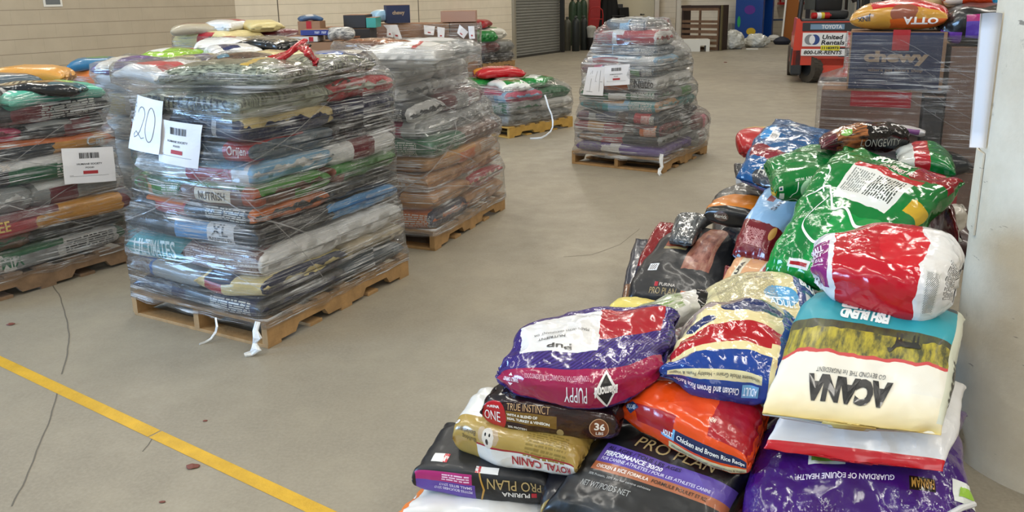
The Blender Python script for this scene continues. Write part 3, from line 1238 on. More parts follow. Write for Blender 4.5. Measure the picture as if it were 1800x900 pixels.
# ---- the big pallet in the foreground (sheet 20)
MX, MY, MA = -1.237, 3.745, 1.079
pallet(MX, MY, MA, 'wooden pallet nearest the camera, under the wrapped stack with the sheet marked 20')
G1 = 'bags on the pallet marked 20'
main = stack(MX, MY, MA, [
    ('A', .11, [('navy', 'slate', 'charcoal', []), ('slate', 'orange', None, [])]),
    ('D', .11, [('cream', 'red', 'navy', []), ('grey', 'blue', None, []), ('beige', 'navy', None, [])]),
    ('D', .16, [('white', 'brown', None, [('ROYAL CANIN', .52, .9, 'a02030', (.5, .95))], [('txt', 1.05, 1.9, .05, .95, 'd0c8c0', 't', .09), ('r', 1.0, 2.1, 0, .94, '6a4a40'), ('txt', 1.1, 1.85, .05, .9, 'b8a8a0', 't', .07)]), ('teal', 'light blue', 'beige', [('ULTIMATES', .12, .80, 'cfe6e4', (1.2, 1.75))], [('~r', 1.8, 3, 0, 1, 'b5a88e')]), ('white', 'maroon', None, [])]),
    ('A', .13, [('black', 'light blue', None, [('XL', .69, .79, '1a1a1a', (1.14, 1.55)), ('BANFIELD', .675, .805, '1a1a1a', (1.62, 1.76))], [('r', 1.1, 1.8, .42, .66, '4f8fc4'), ('r', 1.05, 1.86, .66, .82, 'e2e2e2'), ('txt', -.8, .8, .1, .9, '4a4a4a', 't', .08)]), ('black', 'blue', None, [('XL', .80, .9, '1a1a1a', (.3, .8))], [('r', .2, .9, .5, .78, '4f8fc4'), ('r', .2, .9, .78, .92, 'e2e2e2'), ('r', -3, 3, .965, 1, '4f8fc4')])]),
    ('A', .10, [('charcoal', 'red', 'orange', []), ('black', 'red', None, [])]),
    ('D', .12, [('brown', 'orange', 'green', [('NUTRISH', .30, .62, '3a2a1c', (1.3, 1.6))], [('~r', -3, 1.15, 0, 1, '4c8a34'), ('r', 1.2, 1.7, .24, .68, 'd8d0bc'), ('r', 1.0, 2.2, .8, 1, 'a8502c')]), ('green', 'tan', 'dark green', []), ('green', 'red', 'brown', [('NUTRISH', .62, .86, 'e8e0d0', (1.2, 1.5))], [('~r', 1.15, 2.2, 0, 1, '8a4a34')])]),
    ('E', .13, [('white', 'red', 'light blue', []), ('white', 'maroon', None, []), ('grey', 'green', None, [])]),
    ('D', .11, [('slate', 'red', 'teal', [('Orijen', .62, .9, 'f0e8e8', (1.25, 1.7))], [('~r', -.2, 2.3, .55, .96, 'a81c28')]), ('blue', 'white', None, []), ('black', 'pink', None, [])]),
    ('D', .13, [('navy', 'cream', 'cream', [], [('~r', -2, 1.15, .45, 1, 'c8b47c'), ('r', 1.2, 1.8, .3, .4, 'c8ccd4')]), ('navy', 'cream', None, [], [('~r', -2, .9, 0, .5, 'c8b47c'), ('r', 1.1, 1.7, .5, .62, 'c0c4cc')]), ('navy', 'cream', 'cream', [], [('~r', -2, 1.0, 0, .8, 'c8b47c')])]),
    ('A', .12, [('silver', 'charcoal', 'grey', [('GENTLE GIANTS', .15, .85, '22251e', (1.2, 1.75))], []), ('silver', 'charcoal', 'red', [('GENTLE GIANTS', .45, .98, '3a3d34', (.3, .9))])]),
], 1.27, 'the stack marked 20', 11, G1, taper=((.5, 0, 0, 0, 0), (1.0, 0, 0, .0, .12), (1.3, 0, 0, .02, .24)))
# loose bags heaped on top
ca_, sa_ = math.cos(MA), math.sin(MA)
def ML(r, l): return (MX + ca_ * r - sa_ * l, MY + sa_ * r + ca_ * l)
tops = [
    loose(ML(.22, .24), 0, 1.36, .46, .62, .12, MA + 1.9, ('silver', [('~img', -1.8, 1.8, 0, 1, '2e332a', '9aa08c', 15), ('~r', -1, 1, .3, .36, 'c9a94a')], [('GENTLE GIANTS', (1.05, 1.7, .1, .9), 90, '3a3c34')]), 'silver bag with a dark woodland picture heaped at the front of the pallet marked 20', G1, rough=.12, crinkle=1.),
    loose(ML(.30, .86), 0, 1.34, .4, .56, .1, MA + 1.3, ('white', [('~r', -.8, 0, .1, .9, 'b02a34'), ('txt', .1, .9, .1, .9, '777777', 'a', .04)], []), 'white bag with a red band, left end of the top of stack 20', G1),
    loose(ML(.72, .22), 0, 1.35, .42, .6, .11, MA + .1, ('silver', [('~img', -1.8, 1.8, 0, 1, '3e4238', 'a0a48c', 12)], [('GENTLE', (1.05, 1.8, .1, .5), 90, '2e302a'), ('GIANTS', (1.05, 1.8, .52, .88), 90, '2e302a')]), 'silver bag on top of the pallet marked 20 along its right edge', G1, rough=.15, crinkle=1.),
    loose(ML(.68, .68), 0, 1.35, .4, .55, .12, MA + .9, ('black', [('~img', -1, 1, .1, .9, '6a4a38', '1d2022', 10), ('r', -1, -.5, .3, .8, '2c7c9c')], []), 'black and brown glossy bag at the middle of the top of the pallet marked 20', G1, rough=.12, crinkle=1.2),
    loose(ML(1.02, .30), 0, 1.36, .36, .5, .1, MA + .5, ('navy', [('~r', -.6, .4, .1, .6, '2a5aa8'), ('~r', .2, 1, .4, 1, 'd8d6d0')], []), 'navy and white glossy bag at the far end of stack 20, on top', G1, rough=.12, crinkle=1.2),
    loose(ML(1.02, .78), 0, 1.35, .36, .5, .1, MA + .2, ('cream', [('~r', -.6, .4, .4, .9, 'a88c5a'), ('~r', -1, 1, 0, .1, '33302a')], []), 'cream and brown bag at the far left of the top of the pallet marked 20', G1, rough=.2, crinkle=1.),
]
main += tops
main_film = Film(near(main), .10, 1.36, 'clear stretch wrap around the nearest stack, carrying the sheet marked 20', seed=1., extra=corners(MX, MY, MA))
# crumpled red sack lying on top
for (pts3, T_, lab) in ((((470, 108, 1.40), (500, 98, 1.43), (522, 82, 1.47), (534, 78, 1.48)), .03, 'crumpled red plastic sack at the middle of the top of the pallet marked 20'),
                        (((530, 80, 1.48), (540, 90, 1.46), (552, 106, 1.41), (556, 110, 1.40)), .025, 'short red plastic end hanging right of the crumpled red sack')):
    rows_ = []
    for (u_, v_, z_), ww in zip(pts3, (.07, .04, .03, .05)):
        q_ = P(u_, v_, z_)
        rows_.append((q_ + Vector((0, ww, .01)), q_ - Vector((0, ww, .01)), T_))
    Bag('plastic_sack', lab, rows_, 'a80f1c', [], rough=.15, crinkle=1.3, wr=.012, na=40, nt=28, gather=.02)
for a0, z0_, a1, z1_, w_ in ((3.6, 1.2, 5.6, .42, .02), (3.9, 1.33, 5.4, .95, .012), (3.4, .5, 5.9, 1.22, .014), (4.0, .35, 5.8, .62, .012), (3.3, .9, 5.0, .3, .012), (4.3, 1.3, 5.5, .25, .015)):
    main_film.strand(a0, z0_, a1, z1_, w_)
sheet(main_film, [(243, 166), (288, 178), (280, 272), (227, 260)], 4.2, 'white sheet with 20 handwritten on it, taped to the nearest wrapped stack', draw_20, plane=((276, 225), (-.62, -.78)), off=.016)
sheet(main_film, [(286, 207), (359, 219), (351, 296), (284, 282)], 4.2, 'white barcode sheet taped beside the handwritten 20 on the nearest stack', draw_notice, group=None)

# loose tails of film hanging at the pallet corner
def tail(pts, r, label, knot=None):
    b = bmesh.new()
    P0 = pts[0]
    vs = []
    for k, p in enumerate(pts):
        d = (pts[min(k + 1, len(pts) - 1)] - pts[max(k - 1, 0)]).normalized()
        x = d.cross(Vector((.3, 1, .2))).normalized()
        y = d.cross(x)
        ring = []
        for j in range(10):
            a = j * PI / 5
            rr = r * (1 + .8 * noise.noise(Vector((k * 1.7, math.cos(a) * 2, math.sin(a) * 2)))) * (1.6 if knot is not None and k in knot else 1)
            ring.append(b.verts.new(p - P0 + x * math.cos(a) * rr + y * math.sin(a) * rr * .6))
        vs.append(ring)
    for A, B in zip(vs, vs[1:]):
        for j in range(10):
            b.faces.new((A[j], A[(j + 1) % 10], B[(j + 1) % 10], B[j]))
    b.faces.new(vs[0][::-1]); b.faces.new(vs[-1])
    me = bpy.data.meshes.new('film_tail')
    b.to_mesh(me); b.free()
    me.materials.append(M_strand2)
    o = bpy.data.objects.new('film_tail', me)
    COL.objects.link(o)
    o.location = P0
    tag(o, label, 'film tail')
M_strand2 = mat('bunched_film', 'dfe3e6', .25, coat=.5, bump=.8, bump_scale=30)
c0 = Vector((MX - .03, MY - .03, 0))
tail([c0 + Vector(q) for q in ((0, 0, .16), (-.01, -.02, .12), (.0, -.035, .09), (-.015, -.03, .06), (0, -.05, .035), (-.03, -.05, .015), (-.06, -.06, .008))], .014, 'bunched white tail of stretch film hanging from the near pallet corner', (2, 4))
q0 = Vector((MX - .30, MY + .13, 0))
tail([q0 + Vector(q) for q in ((0, 0, .12), (.01, -.02, .08), (0, -.02, .05), (-.02, -.04, .02), (-.05, -.05, .006), (-.07, -.07, .006))], .006, 'thin strip of film trailing out under the left side of the nearest pallet')

# ---- pallet at the left edge of the picture
XX, XY, XA = -3.214, 4.197, .99
pallet(XX, XY, XA, 'wooden pallet at the left edge of the picture under a wrapped stack', wood=M_wood2)
G2 = 'bags on the leftmost pallet'
left = stack(XX, XY, XA, [
    ('B', .12, [('white', 'grey', 'dark green', [('SPORTMIX', .1, .4, '2c6a48', (1.2, 1.7))]), ('grey', 'brown', None, [])]),
    ('D', .10, [('dark green', 'red', 'brown', []), ('tan', 'maroon', None, []), ('charcoal', 'grey', None, [])]),
    ('B', .12, [('amber', 'red', 'maroon', [('PEDIGREE', .1, .35, 'e0c060', (1.2, 1.6))]), ('tan', 'brown', None, [])]),
    ('E', .15, [('white', 'purple', 'grey', []), ('grey', 'maroon', 'white', []), ('white', 'navy', None, [])]),
    ('B', .14, [('dark green', 'black', 'white', [('MAINTENANCE', .02, .42, 'f0e8e0', (1.08, 1.32), 270), ('Tasteful', .74, .93, 'e8e8e8', (1.25, 1.7))]), ('dark green', 'black', None, [])]),
    ('B', .10, [('amber', 'charcoal', 'orange', [('Cat', .82, .92, 'cfe0ea', (1.25, 1.7))]), ('blue', 'white', None, [])]),
    ('E', .10, [('maroon', 'orange', 'pink', []), ('charcoal', 'maroon', 'grey', []), ('white', 'navy', None, [])]),
    ('B', .12, [('charcoal', 'maroon', None, [('Hi-Pro', .12, .36, 'c8c8c8', (1.2, 1.7))]), ('mint', 'lime', None, [])]),
], 1.13, 'the leftmost stack', 23, G2, taper=((.5, 0, 0, 0, 0), (.9, 0, 0, .05, 0), (1.2, 0, .05, .12, 0)))
ca_, sa_ = math.cos(XA), math.sin(XA)
def XL(r, l): return (XX + ca_ * r - sa_ * l, XY + sa_ * r + ca_ * l)
left += [
    loose(XL(.85, .22), 0, 1.16, .36, .62, .13, XA + .1, ('mint', [('~e', .2, .6, .5, .2, '86c050'), ('txt', -.6, .8, .1, .5, 'e8f4f0', 'a', .05)], []), 'mint green bag on top of the leftmost pallet under the film', G2),
    loose(XL(.35, .26), 0, 1.19, .4, .66, .11, XA + .2, ('charcoal', [('~r', -.4, .5, .2, .6, '5a2a34'), ('txt', .5, 1.6, .1, .9, 'a8a8a8', 'a', .06)], []), 'charcoal bag with a maroon patch on top of the leftmost pallet', G2),
    loose(XL(.80, .62), 0, 1.22, .40, .62, .12, XA - .1, ('slate', [('~r', -1, 1, .1, .5, '3a4a50')], []), 'slate grey bag peaking under film at the top of the leftmost pallet', G2),
]
left_free = [
    loose((PY(50, 160, 4.95).x, 4.95), 0, 1.20, .3, .62, .08, .25, ('black', [('~r', -1, 1, .72, 1, '1c5a6c'), ('txt', -.6, .6, .1, .6, 'b8b090', 'a', .05)], []), 'black and teal glossy bag lying loose on top of the leftmost stack', G2, rough=.12),
    loose((PY(50, 142, 5.35).x, 5.35), 0, 1.25, .3, .5, .12, .2, ('amber', [('~r', -1, 1, .3, .5, 'c98a1e')], []), 'golden yellow bag lying loose behind the black one on the leftmost stack', G2),
]
left_film = Film(near(left), .10, 1.17, 'clear stretch wrap around the leftmost stack, with a barcode sheet on it', seed=4., extra=corners(XX, XY, XA), material=M_film)
for a0, z0_, a1, z1_, w_ in ((3.9, 1.1, 6.2, .7, .014), (4.0, .4, 6.3, 1.0, .012), (4.2, .9, 6.3, .3, .014), (4.0, .2, 6.2, .6, .01)):
    left_film.strand(a0, z0_, a1, z1_, w_)
sheet(left_film, [(103, 261), (193, 258), (199, 318), (110, 324)], 4.7, 'white barcode sheet taped to the leftmost wrapped stack', draw_notice)

# ---- stack marked 14
NX, NY, NA = 1.477, 7.66, .986
pallet(NX, NY, NA, 'wooden pallet under the tapering stack marked 14')
G3 = 'bags on the pallet marked 14'
st14 = stack(NX, NY, NA, [
    ('A', .10, [('purple', 'white', 'purple', []), ('purple', 'charcoal', None, [])]),
    ('A', .09, [('charcoal', 'red', 'grey', []), ('grey', 'white', None, [])]),
    ('D', .11, [('black', 'orange', 'maroon', []), ('crimson', 'tan', None, []), ('black', 'red', None, [])]),
    ('D', .10, [('charcoal', 'red', None, []), ('navy', 'grey', 'black', []), ('black', 'maroon', None, [])]),
    ('A', .11, [('teal', 'light blue', 'tan', []), ('teal', 'red', None, [])]),
    ('E', .09, [('dark green', 'white', 'charcoal', []), ('grey', 'green', None, []), ('charcoal', 'red', None, [])]),
    ('A', .14, [('white', 'orange', None, [('Nutro', .72, .95, '2a2a2a', (1.2, 1.7))]), ('white', 'grey', None, [])]),
    ('D', .09, [('charcoal', 'green', 'slate', []), ('maroon', 'pink', None, []), ('grey', 'white', None, [])]),
], 1.03, 'the stack marked 14', 37, G3, res=(32, 20), taper=((.3, 0, 0, 0, 0), (.5, 0, .14, .03, .03), (1.0, 0, .2, .10, .08)))
ca_, sa_ = math.cos(NA), math.sin(NA)
def NL(r, l): return (NX + ca_ * r - sa_ * l, NY + sa_ * r + ca_ * l)
def small(r0, r1, l0, l1, z0, z1, axis, spec, where, sd):
    return stackbag(NX, NY, NA, r0, r1, l0, l1, z0, z1, axis, spec, where, random.Random(sd), G3, res=(32, 20))
st14 += [
    small(.08, .60, .12, .90, 1.03, 1.12, 'L', ('white', 'red', 'light blue', []), 'just above the sheets of the stack marked 14', 3),
    small(.60, .98, .14, .86, 1.03, 1.13, 'L', ('grey', 'maroon', None, []), 'rear, just above the sheets, stack marked 14', 4),
    small(.12, .60, .16, .84, 1.12, 1.22, 'L', ('slate', 'light blue', None, []), 'fourth from the top of the stack marked 14', 5),
    small(.58, .92, .20, .80, 1.13, 1.23, 'L', ('white', 'red', None, []), 'third from the top, rear, stack marked 14', 6),
    small(.14, .60, .16, .84, 1.22, 1.36, 'L', ('red', 'white', 'white', [('always', .38, .62, '303030', (1.45, 1.75))]), 'second from the top of the stack marked 14', 7),
    small(.20, .70, .28, .74, 1.36, 1.47, 'L', ('slate', 'light blue', 'grey', []), 'the crown of the pallet marked 14', 8),
    small(.60, .88, .3, .75, 1.23, 1.33, 'L', ('maroon', 'pink', None, []), 'high at the back of the pallet marked 14', 9),
]
low14 = stackbag(NX, NY, NA, .80, 1.19, -.03, .5, .14, .30, 'R', ('grey', 'white', None, []), 'bulging low at the right end of stack 14', random.Random(2), G3, res=(32, 20))
low14b = stackbag(NX, NY, NA, .82, 1.19, -.02, .4, .30, .44, 'R', ('maroon', 'pink', None, []), 'on the low bulge right of stack 14', random.Random(6), G3, res=(32, 20))
st14 += [low14, low14b]
f14 = Film(near(st14), .10, 1.45, 'clear stretch wrap around the tapering stack marked 14', seed=9., extra=corners(NX, NY, NA), material=M_film_heavy, rough=.009)
for a0, z0_, a1, z1_, w_ in ((3.6, .9, 6.0, .5, .02), (3.8, .3, 6.1, .8, .016), (3.5, .62, 5.9, .2, .02), (4.0, 1.3, 5.8, 1.0, .02)):
    f14.strand(a0, z0_, a1, z1_, w_)
sheet(f14, [(1036, 118), (1065, 117), (1062, 168), (1027, 166)], 8.0, 'small white sheet with 14 handwritten on it on the tapering stack', draw_14)
sheet(f14, [(1064, 115), (1108, 112), (1108, 148), (1064, 151)], 8.0, 'white barcode sheet right of the handwritten 14', draw_notice)
tail([Vector((NX, NY, 0)) + Vector(q) for q in ((-.02, -.02, .2), (-.03, -.03, .16), (-.03, -.04, .12), (-.02, -.05, .08), (-.04, -.05, .05), (-.05, -.07, .025), (-.04, -.1, .012))], .017, 'bunched tail of film at the near corner of the pallet marked 14')

# ---- tall hazy stack right behind the nearest one
TX, TY, TA = -.54, 5.30, 1.165
pallet(TX, TY, TA, 'wooden pallet under the hazy wrapped stack just behind the nearest one', wood=M_wood)
G4 = 'bags in the hazy stack behind the nearest one'
st3 = stack(TX, TY, TA, [
    ('A', .14, [('orange', 'navy', 'navy', []), ('tan', 'orange', None, [])]),
    ('A', .12, [('tan', 'brown', None, []), ('beige', 'white', 'red', [])]),
    ('A', .12, [('tan', 'navy', None, []), ('tan', 'grey', None, [])]),
    ('B', .12, [('tan', 'orange', 'amber', []), ('charcoal', 'grey', None, [])]),
    ('D', .12, [('dark green', 'white', None, []), ('maroon', 'grey', None, []), ('brown', 'charcoal', None, [])]),
    ('A', .12, [('white', 'pink', 'grey', []), ('grey', 'brown', None, [])]),
    ('E', .12, [('charcoal', 'green', 'white', []), ('maroon', 'grey', None, []), ('grey', 'green', None, [])]),
    ('A', .12, [('grey', 'maroon', 'white', []), ('white', 'red', None, [])]),
    ('A', .13, [('white', 'red', None, []), ('white', 'grey', None, [])]),
], 1.25, 'the hazy second stack', 41, G4, res=(32, 20), taper=((.7, 0, 0, 0, 0), (1.05, 0, .05, .2, 0), (1.3, 0, .1, .26, 0)))
ca_, sa_ = math.cos(TA), math.sin(TA)
def TL(r, l): return (TX + ca_ * r - sa_ * l, TY + sa_ * r + ca_ * l)
st3 += [
    loose(TL(.30, .30), 0, 1.33, .5, .7, .15, TA + .3, ('white', [('~r', .3, .45, .1, .8, 'b03434'), ('~r', -.9, 0, .2, .6, 'a8acb0')], []), 'white bag with a thin red stripe on top of the hazy stack', G4),
    loose(TL(.90, .45), 0, 1.33, .5, .62, .14, TA + .9, ('grey', [('~r', -1, 1, .2, .5, 'd0d2d4')], []), 'pale grey bag on top of the hazy stack at its far end', G4),
    loose(TL(.62, .78), 0, 1.36, .30, .6, .10, TA + 1.4, ('brown', [('~img', -1, 1, 0, 1, '6a3a20', 'a8683c', 8)], []), 'copper brown foil bag on top of the hazy stack at its left', G4, rough=.15, crinkle=1.2),
]
f3 = Film(near(st3), .10, 1.38, 'thick hazy stretch wrap around the stack just behind the nearest one', seed=14., extra=corners(TX, TY, TA), material=M_film_heavy, rough=.012)
for a0, z0_, a1, z1_, w_ in ((4.4, .25, 5.9, 1.0, .03), (4.2, .9, 6.0, .5, .02), (4.4, 1.2, 6.1, .8, .02), (4.6, .5, 6.1, .3, .02)):
    f3.strand(a0, z0_, a1, z1_, w_)

# ---- tall bluish white stack behind, to the left
BX, BY, BA = -2.20, 5.55, 1.10
pallet(BX, BY, BA, 'wooden pallet hidden under the pale stack between the two front stacks', wood=M_wood2)
G5 = 'bags in the pale stack between the two front stacks'
st4 = stack(BX, BY, BA, [
    ('A', .16, [('white', 'light blue', None, []), ('grey', 'white', None, [])]),
    ('A', .16, [('white', 'grey', None, []), ('white', 'grey', None, [])]),
    ('A', .16, [('white', 'light blue', None, []), ('white', 'grey', None, [])]),
    ('A', .16, [('white', 'red', None, []), ('white', 'grey', None, [])]),
    ('A', .16, [('white', None, None, []), ('white', 'grey', None, [])]),
    ('A', .16, [('white', None, None, []), ('cream', 'grey', None, [])]),
], 1.25, 'the pale back stack', 51, G5, res=(32, 18))
ca_, sa_ = math.cos(BA), math.sin(BA)
def BL(r, l): return (BX + ca_ * r - sa_ * l, BY + sa_ * r + ca_ * l)
for k, (r, l, z, w_, l_, rz, base, shp, lab) in enumerate((
        (.15, .75, 1.26, .34, .5, .4, 'purple', [('~r', -1, 0, 0, 1, 'e0dcd0')], 'purple and white bag at the near left of the top of the pale stack'),
        (.35, .25, 1.27, .36, .5, 1.2, 'cream', [('~r', -.5, .3, .1, .9, '3a2a6a'), ('txt', .3, 1, .1, .9, '7a705a', 'a', .05)], 'cream bag with a dark violet patch on top of the pale stack'),
        (.60, .80, 1.29, .36, .5, .2, 'lime', [('~r', -1, 0, .2, 1, 'e8e8e0'), ('~r', .2, .8, .6, .9, 'c02a2a')], 'lime green and white bag on top of the pale stack'),
        (.75, .35, 1.32, .38, .5, 1.0, 'white', [('~r', -.6, .1, .1, .5, '1f2a5c'), ('~r', .2, .6, .5, .9, 'b4b8bc')], 'white bag with a navy blot on top of the pale stack'),
        (1.02, .70, 1.36, .38, .5, .6, 'white', [('~r', -.6, .5, .5, .7, 'b02030')], 'white bag with a red stripe at the back of the pale stack'),
        (1.05, .22, 1.36, .36, .5, 1.5, 'black', [('~img', -1, 1, .1, .9, '2a3a4a', '8a7a5a', 9)], 'black foil bag at the far right of the top of the pale stack'))):
    x_, y_ = BL(r, l)
    st4.append(loose((x_, y_), 0, z, w_, l_, .11, BA + rz, (base, shp, []), lab, G5, rough=.15, crinkle=1.1))
f4 = Film(near(st4), .3, 1.30, 'pale bluish stretch wrap around the stack between the two front stacks', seed=19., material=M_film_heavy, rough=.01)

# ---- the low pallet of green bags
GX, GY, GA = -.02, 9.80, .80
pallet(GX, GY, GA, 'low yellowish wooden pallet under the green bags', wood=mat('yellow_pine', 'c9a050', .7, noise_amt=.25, noise_scale=12, bump=.2))
G6 = 'bags on the low pallet of green bags'
stg = stack(GX, GY, GA, [
    ('D', .12, [('grey', 'white', None, []), ('maroon', 'red', None, []), ('grey', 'dark green', None, [])]),
    ('A', .14, [('dark green', 'white', 'grey', []), ('white', 'dark green', None, [])]),
    ('A', .13, [('light blue', 'white', 'pink', []), ('dark green', 'white', None, [])]),
], .56, 'the low green bag pallet', 61, G6, res=(32, 18))
ca_, sa_ = math.cos(GA), math.sin(GA)
def GL(r, l): return (GX + ca_ * r - sa_ * l, GY + sa_ * r + ca_ * l)
for (r, l, z, w_, l_, rz, base, shp, tx, lab) in (
        (.25, .80, .62, .4, .6, .3, '0f7a34', [('~r', -1, .2, .4, .8, 'd8dcd8')], [], 'green bag with a white blaze at the left end of the low pallet'),
        (.85, .35, .62, .4, .6, .5, '0f7a34', [('~r', -.4, .4, .2, .7, 'd8dcd8'), ('~r', .4, 1, .6, 1, '8a1a24')], [], 'green bag with white and dark red print at the right end of the low pallet'),
        (.30, .30, .62, .4, .55, 1.2, 'd8dcd8', [('~r', -.7, .6, .1, .4, '0f7a34'), ('~e', 0, .7, .5, .15, 'b01e28')], [], 'white bag with green and red print at the front of the low pallet')):
    x_, y_ = GL(r, l)
    stg.append(loose((x_, y_), 0, z, w_, l_, .13, GA + rz, (base, shp, tx), lab, G6, rough=.2))
x_, y_ = GL(.45, .62)
loose((x_, y_), 0, .75, .40, .62, .14, GA - .55, ('b4141f', [('~e', -.2, .1, .6, .1, 'd8902a'), ('e', .2, .8, .12, .05, 'd8902a'), ('txt', -.6, .6, .3, .6, 'd8a0a0', 'a', .06)], []), 'bright red bag lying on top of the green bags of the low pallet', G6, rough=.25, flap1=.05)
fg = Film(near(stg), .12, .60, 'loose stretch wrap around the low pallet of green bags', seed=24., material=M_film, rough=.012)
for k in range(7):
    fg.strand(3.5 + k * .3, .5 - .03 * k, 4.6 + k * .25, .2 + .05 * (k % 3), .02)
tail([Vector((GX + .45, GY + .25, 0)) + Vector(q) for q in ((0, 0, .5), (.02, -.07, .44), (.04, -.13, .36), (.075, -.17, .28), (.09, -.2, .2), (.085, -.22, .13), (.06, -.24, .08), (.0, -.27, .035), (-.06, -.3, .015), (-.13, -.31, .01), (-.2, -.32, .01))], .010, 'white rope of film hanging off the low pallet of green bags')

# ---- far pallet by the roller door
RX, RY, RA = -.63, 19.6, .9
pallet(RX, RY, RA, 'small far pallet beside the roller door')
G7 = 'bags on the far pallet beside the roller door'
stf = stack(RX, RY, RA, [
    ('A', .2, [('charcoal', 'red', None, []), ('black', 'red', None, [])]),
    ('A', .2, [('maroon', 'white', None, []), ('grey', 'red', None, [])]),
], .62, 'the far roller door pallet', 71, G7, res=(20, 12))
ca_, sa_ = math.cos(RA), math.sin(RA)
for (r, l, z, w_, l_, T_, rz, base, shp, lab) in (
        (.35, .3, .78, .62, .7, .3, .8, '1c7a34', [('~r', -.3, .5, .2, .6, 'd0e0d0')], 'green bag with white lettering on the far pallet by the roller door'),
        (.35, .8, .80, .55, .6, .26, .2, 'd8d6cc', [('~r', -.5, .2, .2, .5, 'b0262c')], 'white bag at the left of the far pallet by the roller door'),
        (.85, .5, .82, .6, .7, .3, 1.2, 'd8d6cc', [('~e', 0, .4, .4, .25, '2c7a34')], 'white bag with a green oval on the far pallet by the roller door'),
        (.55, .6, 1.06, .55, .7, .22, .5, 'a01620', [], 'dark red bag on top of the far pallet by the roller door')):
    stf.append(loose((RX + ca_ * r - sa_ * l, RY + sa_ * r + ca_ * l), 0, z, w_, l_, T_, RA + rz, (base, shp, []), lab, G7, res=(24, 14)))
Film(near(stf[:6]), .1, .66, 'hazy film around the base of the far pallet by the roller door', seed=31., material=M_film, nd=60, top_in=False)

# ---- two stacks far left, in front of the block wall
def mini(u, v, zt, y, ang, layers, where, seed, group, wl, film=True):
    c = PY(u, v, y)
    x = c.x
    pallet(x, y, ang, 'wooden pallet hidden under the %s' % wl, wood=M_wood2)
    b = stack(x, y, ang, layers, zt, where, seed, group, res=(24, 14))
    if film: Film(near(b), .12, zt - .03, 'stretch wrap around the %s' % wl, seed=seed * .7, material=M_film, nd=72, top_in=False)
    return x, b
mini(200, 120, 1.10, 7.3, 1.05, [
    ('A', .2, [('white', 'red', None, []), ('beige', 'red', None, [])]),
    ('A', .2, [('beige', 'maroon', None, []), ('beige', 'tan', None, [])]),
    ('A', .2, [('tan', 'maroon', None, []), ('tan', 'red', None, [])]),
    ('A', .2, [('beige', 'maroon', None, []), ('beige', 'maroon', None, [])]),
    ('A', .2, [('tan', 'orange', None, []), ('maroon', 'tan', None, [])])],
    'the small brown wall-side stack', 81, 'bags in the small brown stack by the left wall', 'small brown stack by the left wall')
c_ = PY(180, 101, 7.7)
loose((c_.x - .05, c_.y), 0, 1.15, .3, .45, .12, .2, ('2a6a8c', [('~e', 0, .5, .5, .2, '5c8c3c')], []), 'blue and green bag on top of the small brown stack by the left wall', None, res=(24, 14))
xb, far_b = mini(400, 60, 1.36, 9.0, 1.0, [
    ('A', .2, [('white', 'red', None, []), ('white', 'grey', None, [])]),
    ('A', .2, [('grey', 'red', None, []), ('beige', 'tan', None, [])]),
    ('A', .2, [('tan', 'maroon', None, []), ('tan', 'red', None, [])]),
    ('A', .2, [('beige', 'maroon', None, []), ('beige', 'maroon', None, [])]),
    ('A', .2, [('cream', 'red', None, []), ('maroon', 'white', None, [])])],
    'the rounded wall-side stack', 91, 'bags in the rounded stack in front of the left wall', 'rounded stack in front of the left wall')
for k, (du, z, base, shp, lab) in enumerate(((352, 1.40, 'beige', [('~r', -.2, .6, .2, .8, '7a2028')], 'beige bag with a dark red patch on the rounded stack by the left wall'),
                                         (400, 1.43, 'white', [('~r', -1, 1, .4, .7, 'a02030')], 'white bag with a red band on the rounded stack by the left wall'),
                                         (445, 1.42, 'cream', [], 'plain cream bag at the right of the rounded stack by the left wall'))):
    c_ = PY(du, 60, 9.5)
    loose((c_.x, 9.45 + .12 * k), 0, z, .42, .56, .13, .3 + k, (base, shp, []), lab, None, res=(24, 14))
# ------------------------------------------------------------------ the loose pile, lower right
GP = 'bags in the loose pile'


def pb(name, label, rows, base, shapes=(), **kw):
    rr = [(P(*l), P(*r), T) for l, r, T in rows]
    return Bag('pet_food_bag' if name is None else name, label, rr, base, shapes, group=GP, **kw)


R_ = 'r'
# hidden support bags, low in the pile
def low(u, v, z, w, l, T, rz, base, label):
    return loose(u, v, z, w, l, T, rz, (base, [('txt', -.6, .6, .2, .8, '888888', 'a', .05)], []), label, GP, res=(28, 18))


low(1180, 690, .12, .5, .75, .18, .2, '2a2c30', 'dark bag at the foot of the pile below the blue and cream bag')
low(1180, 640, .27, .5, .7, .14, .5, '5a1a22', 'dark red bag low in the pile behind the purple puppy bag')
low(1470, 720, .10, .5, .55, .18, .1, '3a3c40', 'charcoal bag at the foot of the pile below the purple horse feed bag')
low(1460, 570, .12, .55, .6, .2, .1, '24262a', 'black bag at the foot of the pile under the teal bag')
low(1480, 560, .32, .5, .6, .2, .1, 'b8b4a8', 'pale bag low in the pile under the teal bag')
low(1500, 560, .50, .40, .5, .13, .1, '20242a', 'dark bag in the shade under the red and white bag')
low(1480, 430, .15, .6, .9, .24, .9, '30343a', 'charcoal bag at the foot of the pile under the big green bag')
low(1430, 420, .38, .6, .8, .22, .2, '1c2228', 'black bag under the big green bag')
low(1580, 400, .55, .6, .8, .22, 1.3, '3a1a1e', 'dark maroon bag under the right end of the big green bag')
low(1400, 300, .15, .6, .9, .24, .6, '4a4c50', 'grey bag at the foot of the pile under the blue bag')
low(1420, 300, .38, .6, .8, .2, 1.1, '24282c', 'dark bag halfway up the pile under the blue bag')
low(1560, 280, .62, .6, .8, .2, .2, '2c3034', 'dark bag behind the big green bag')
low(1320, 400, .15, .5, .7, .2, 1.3, '26282c', 'dark bag on the floor under the orange topped bag')
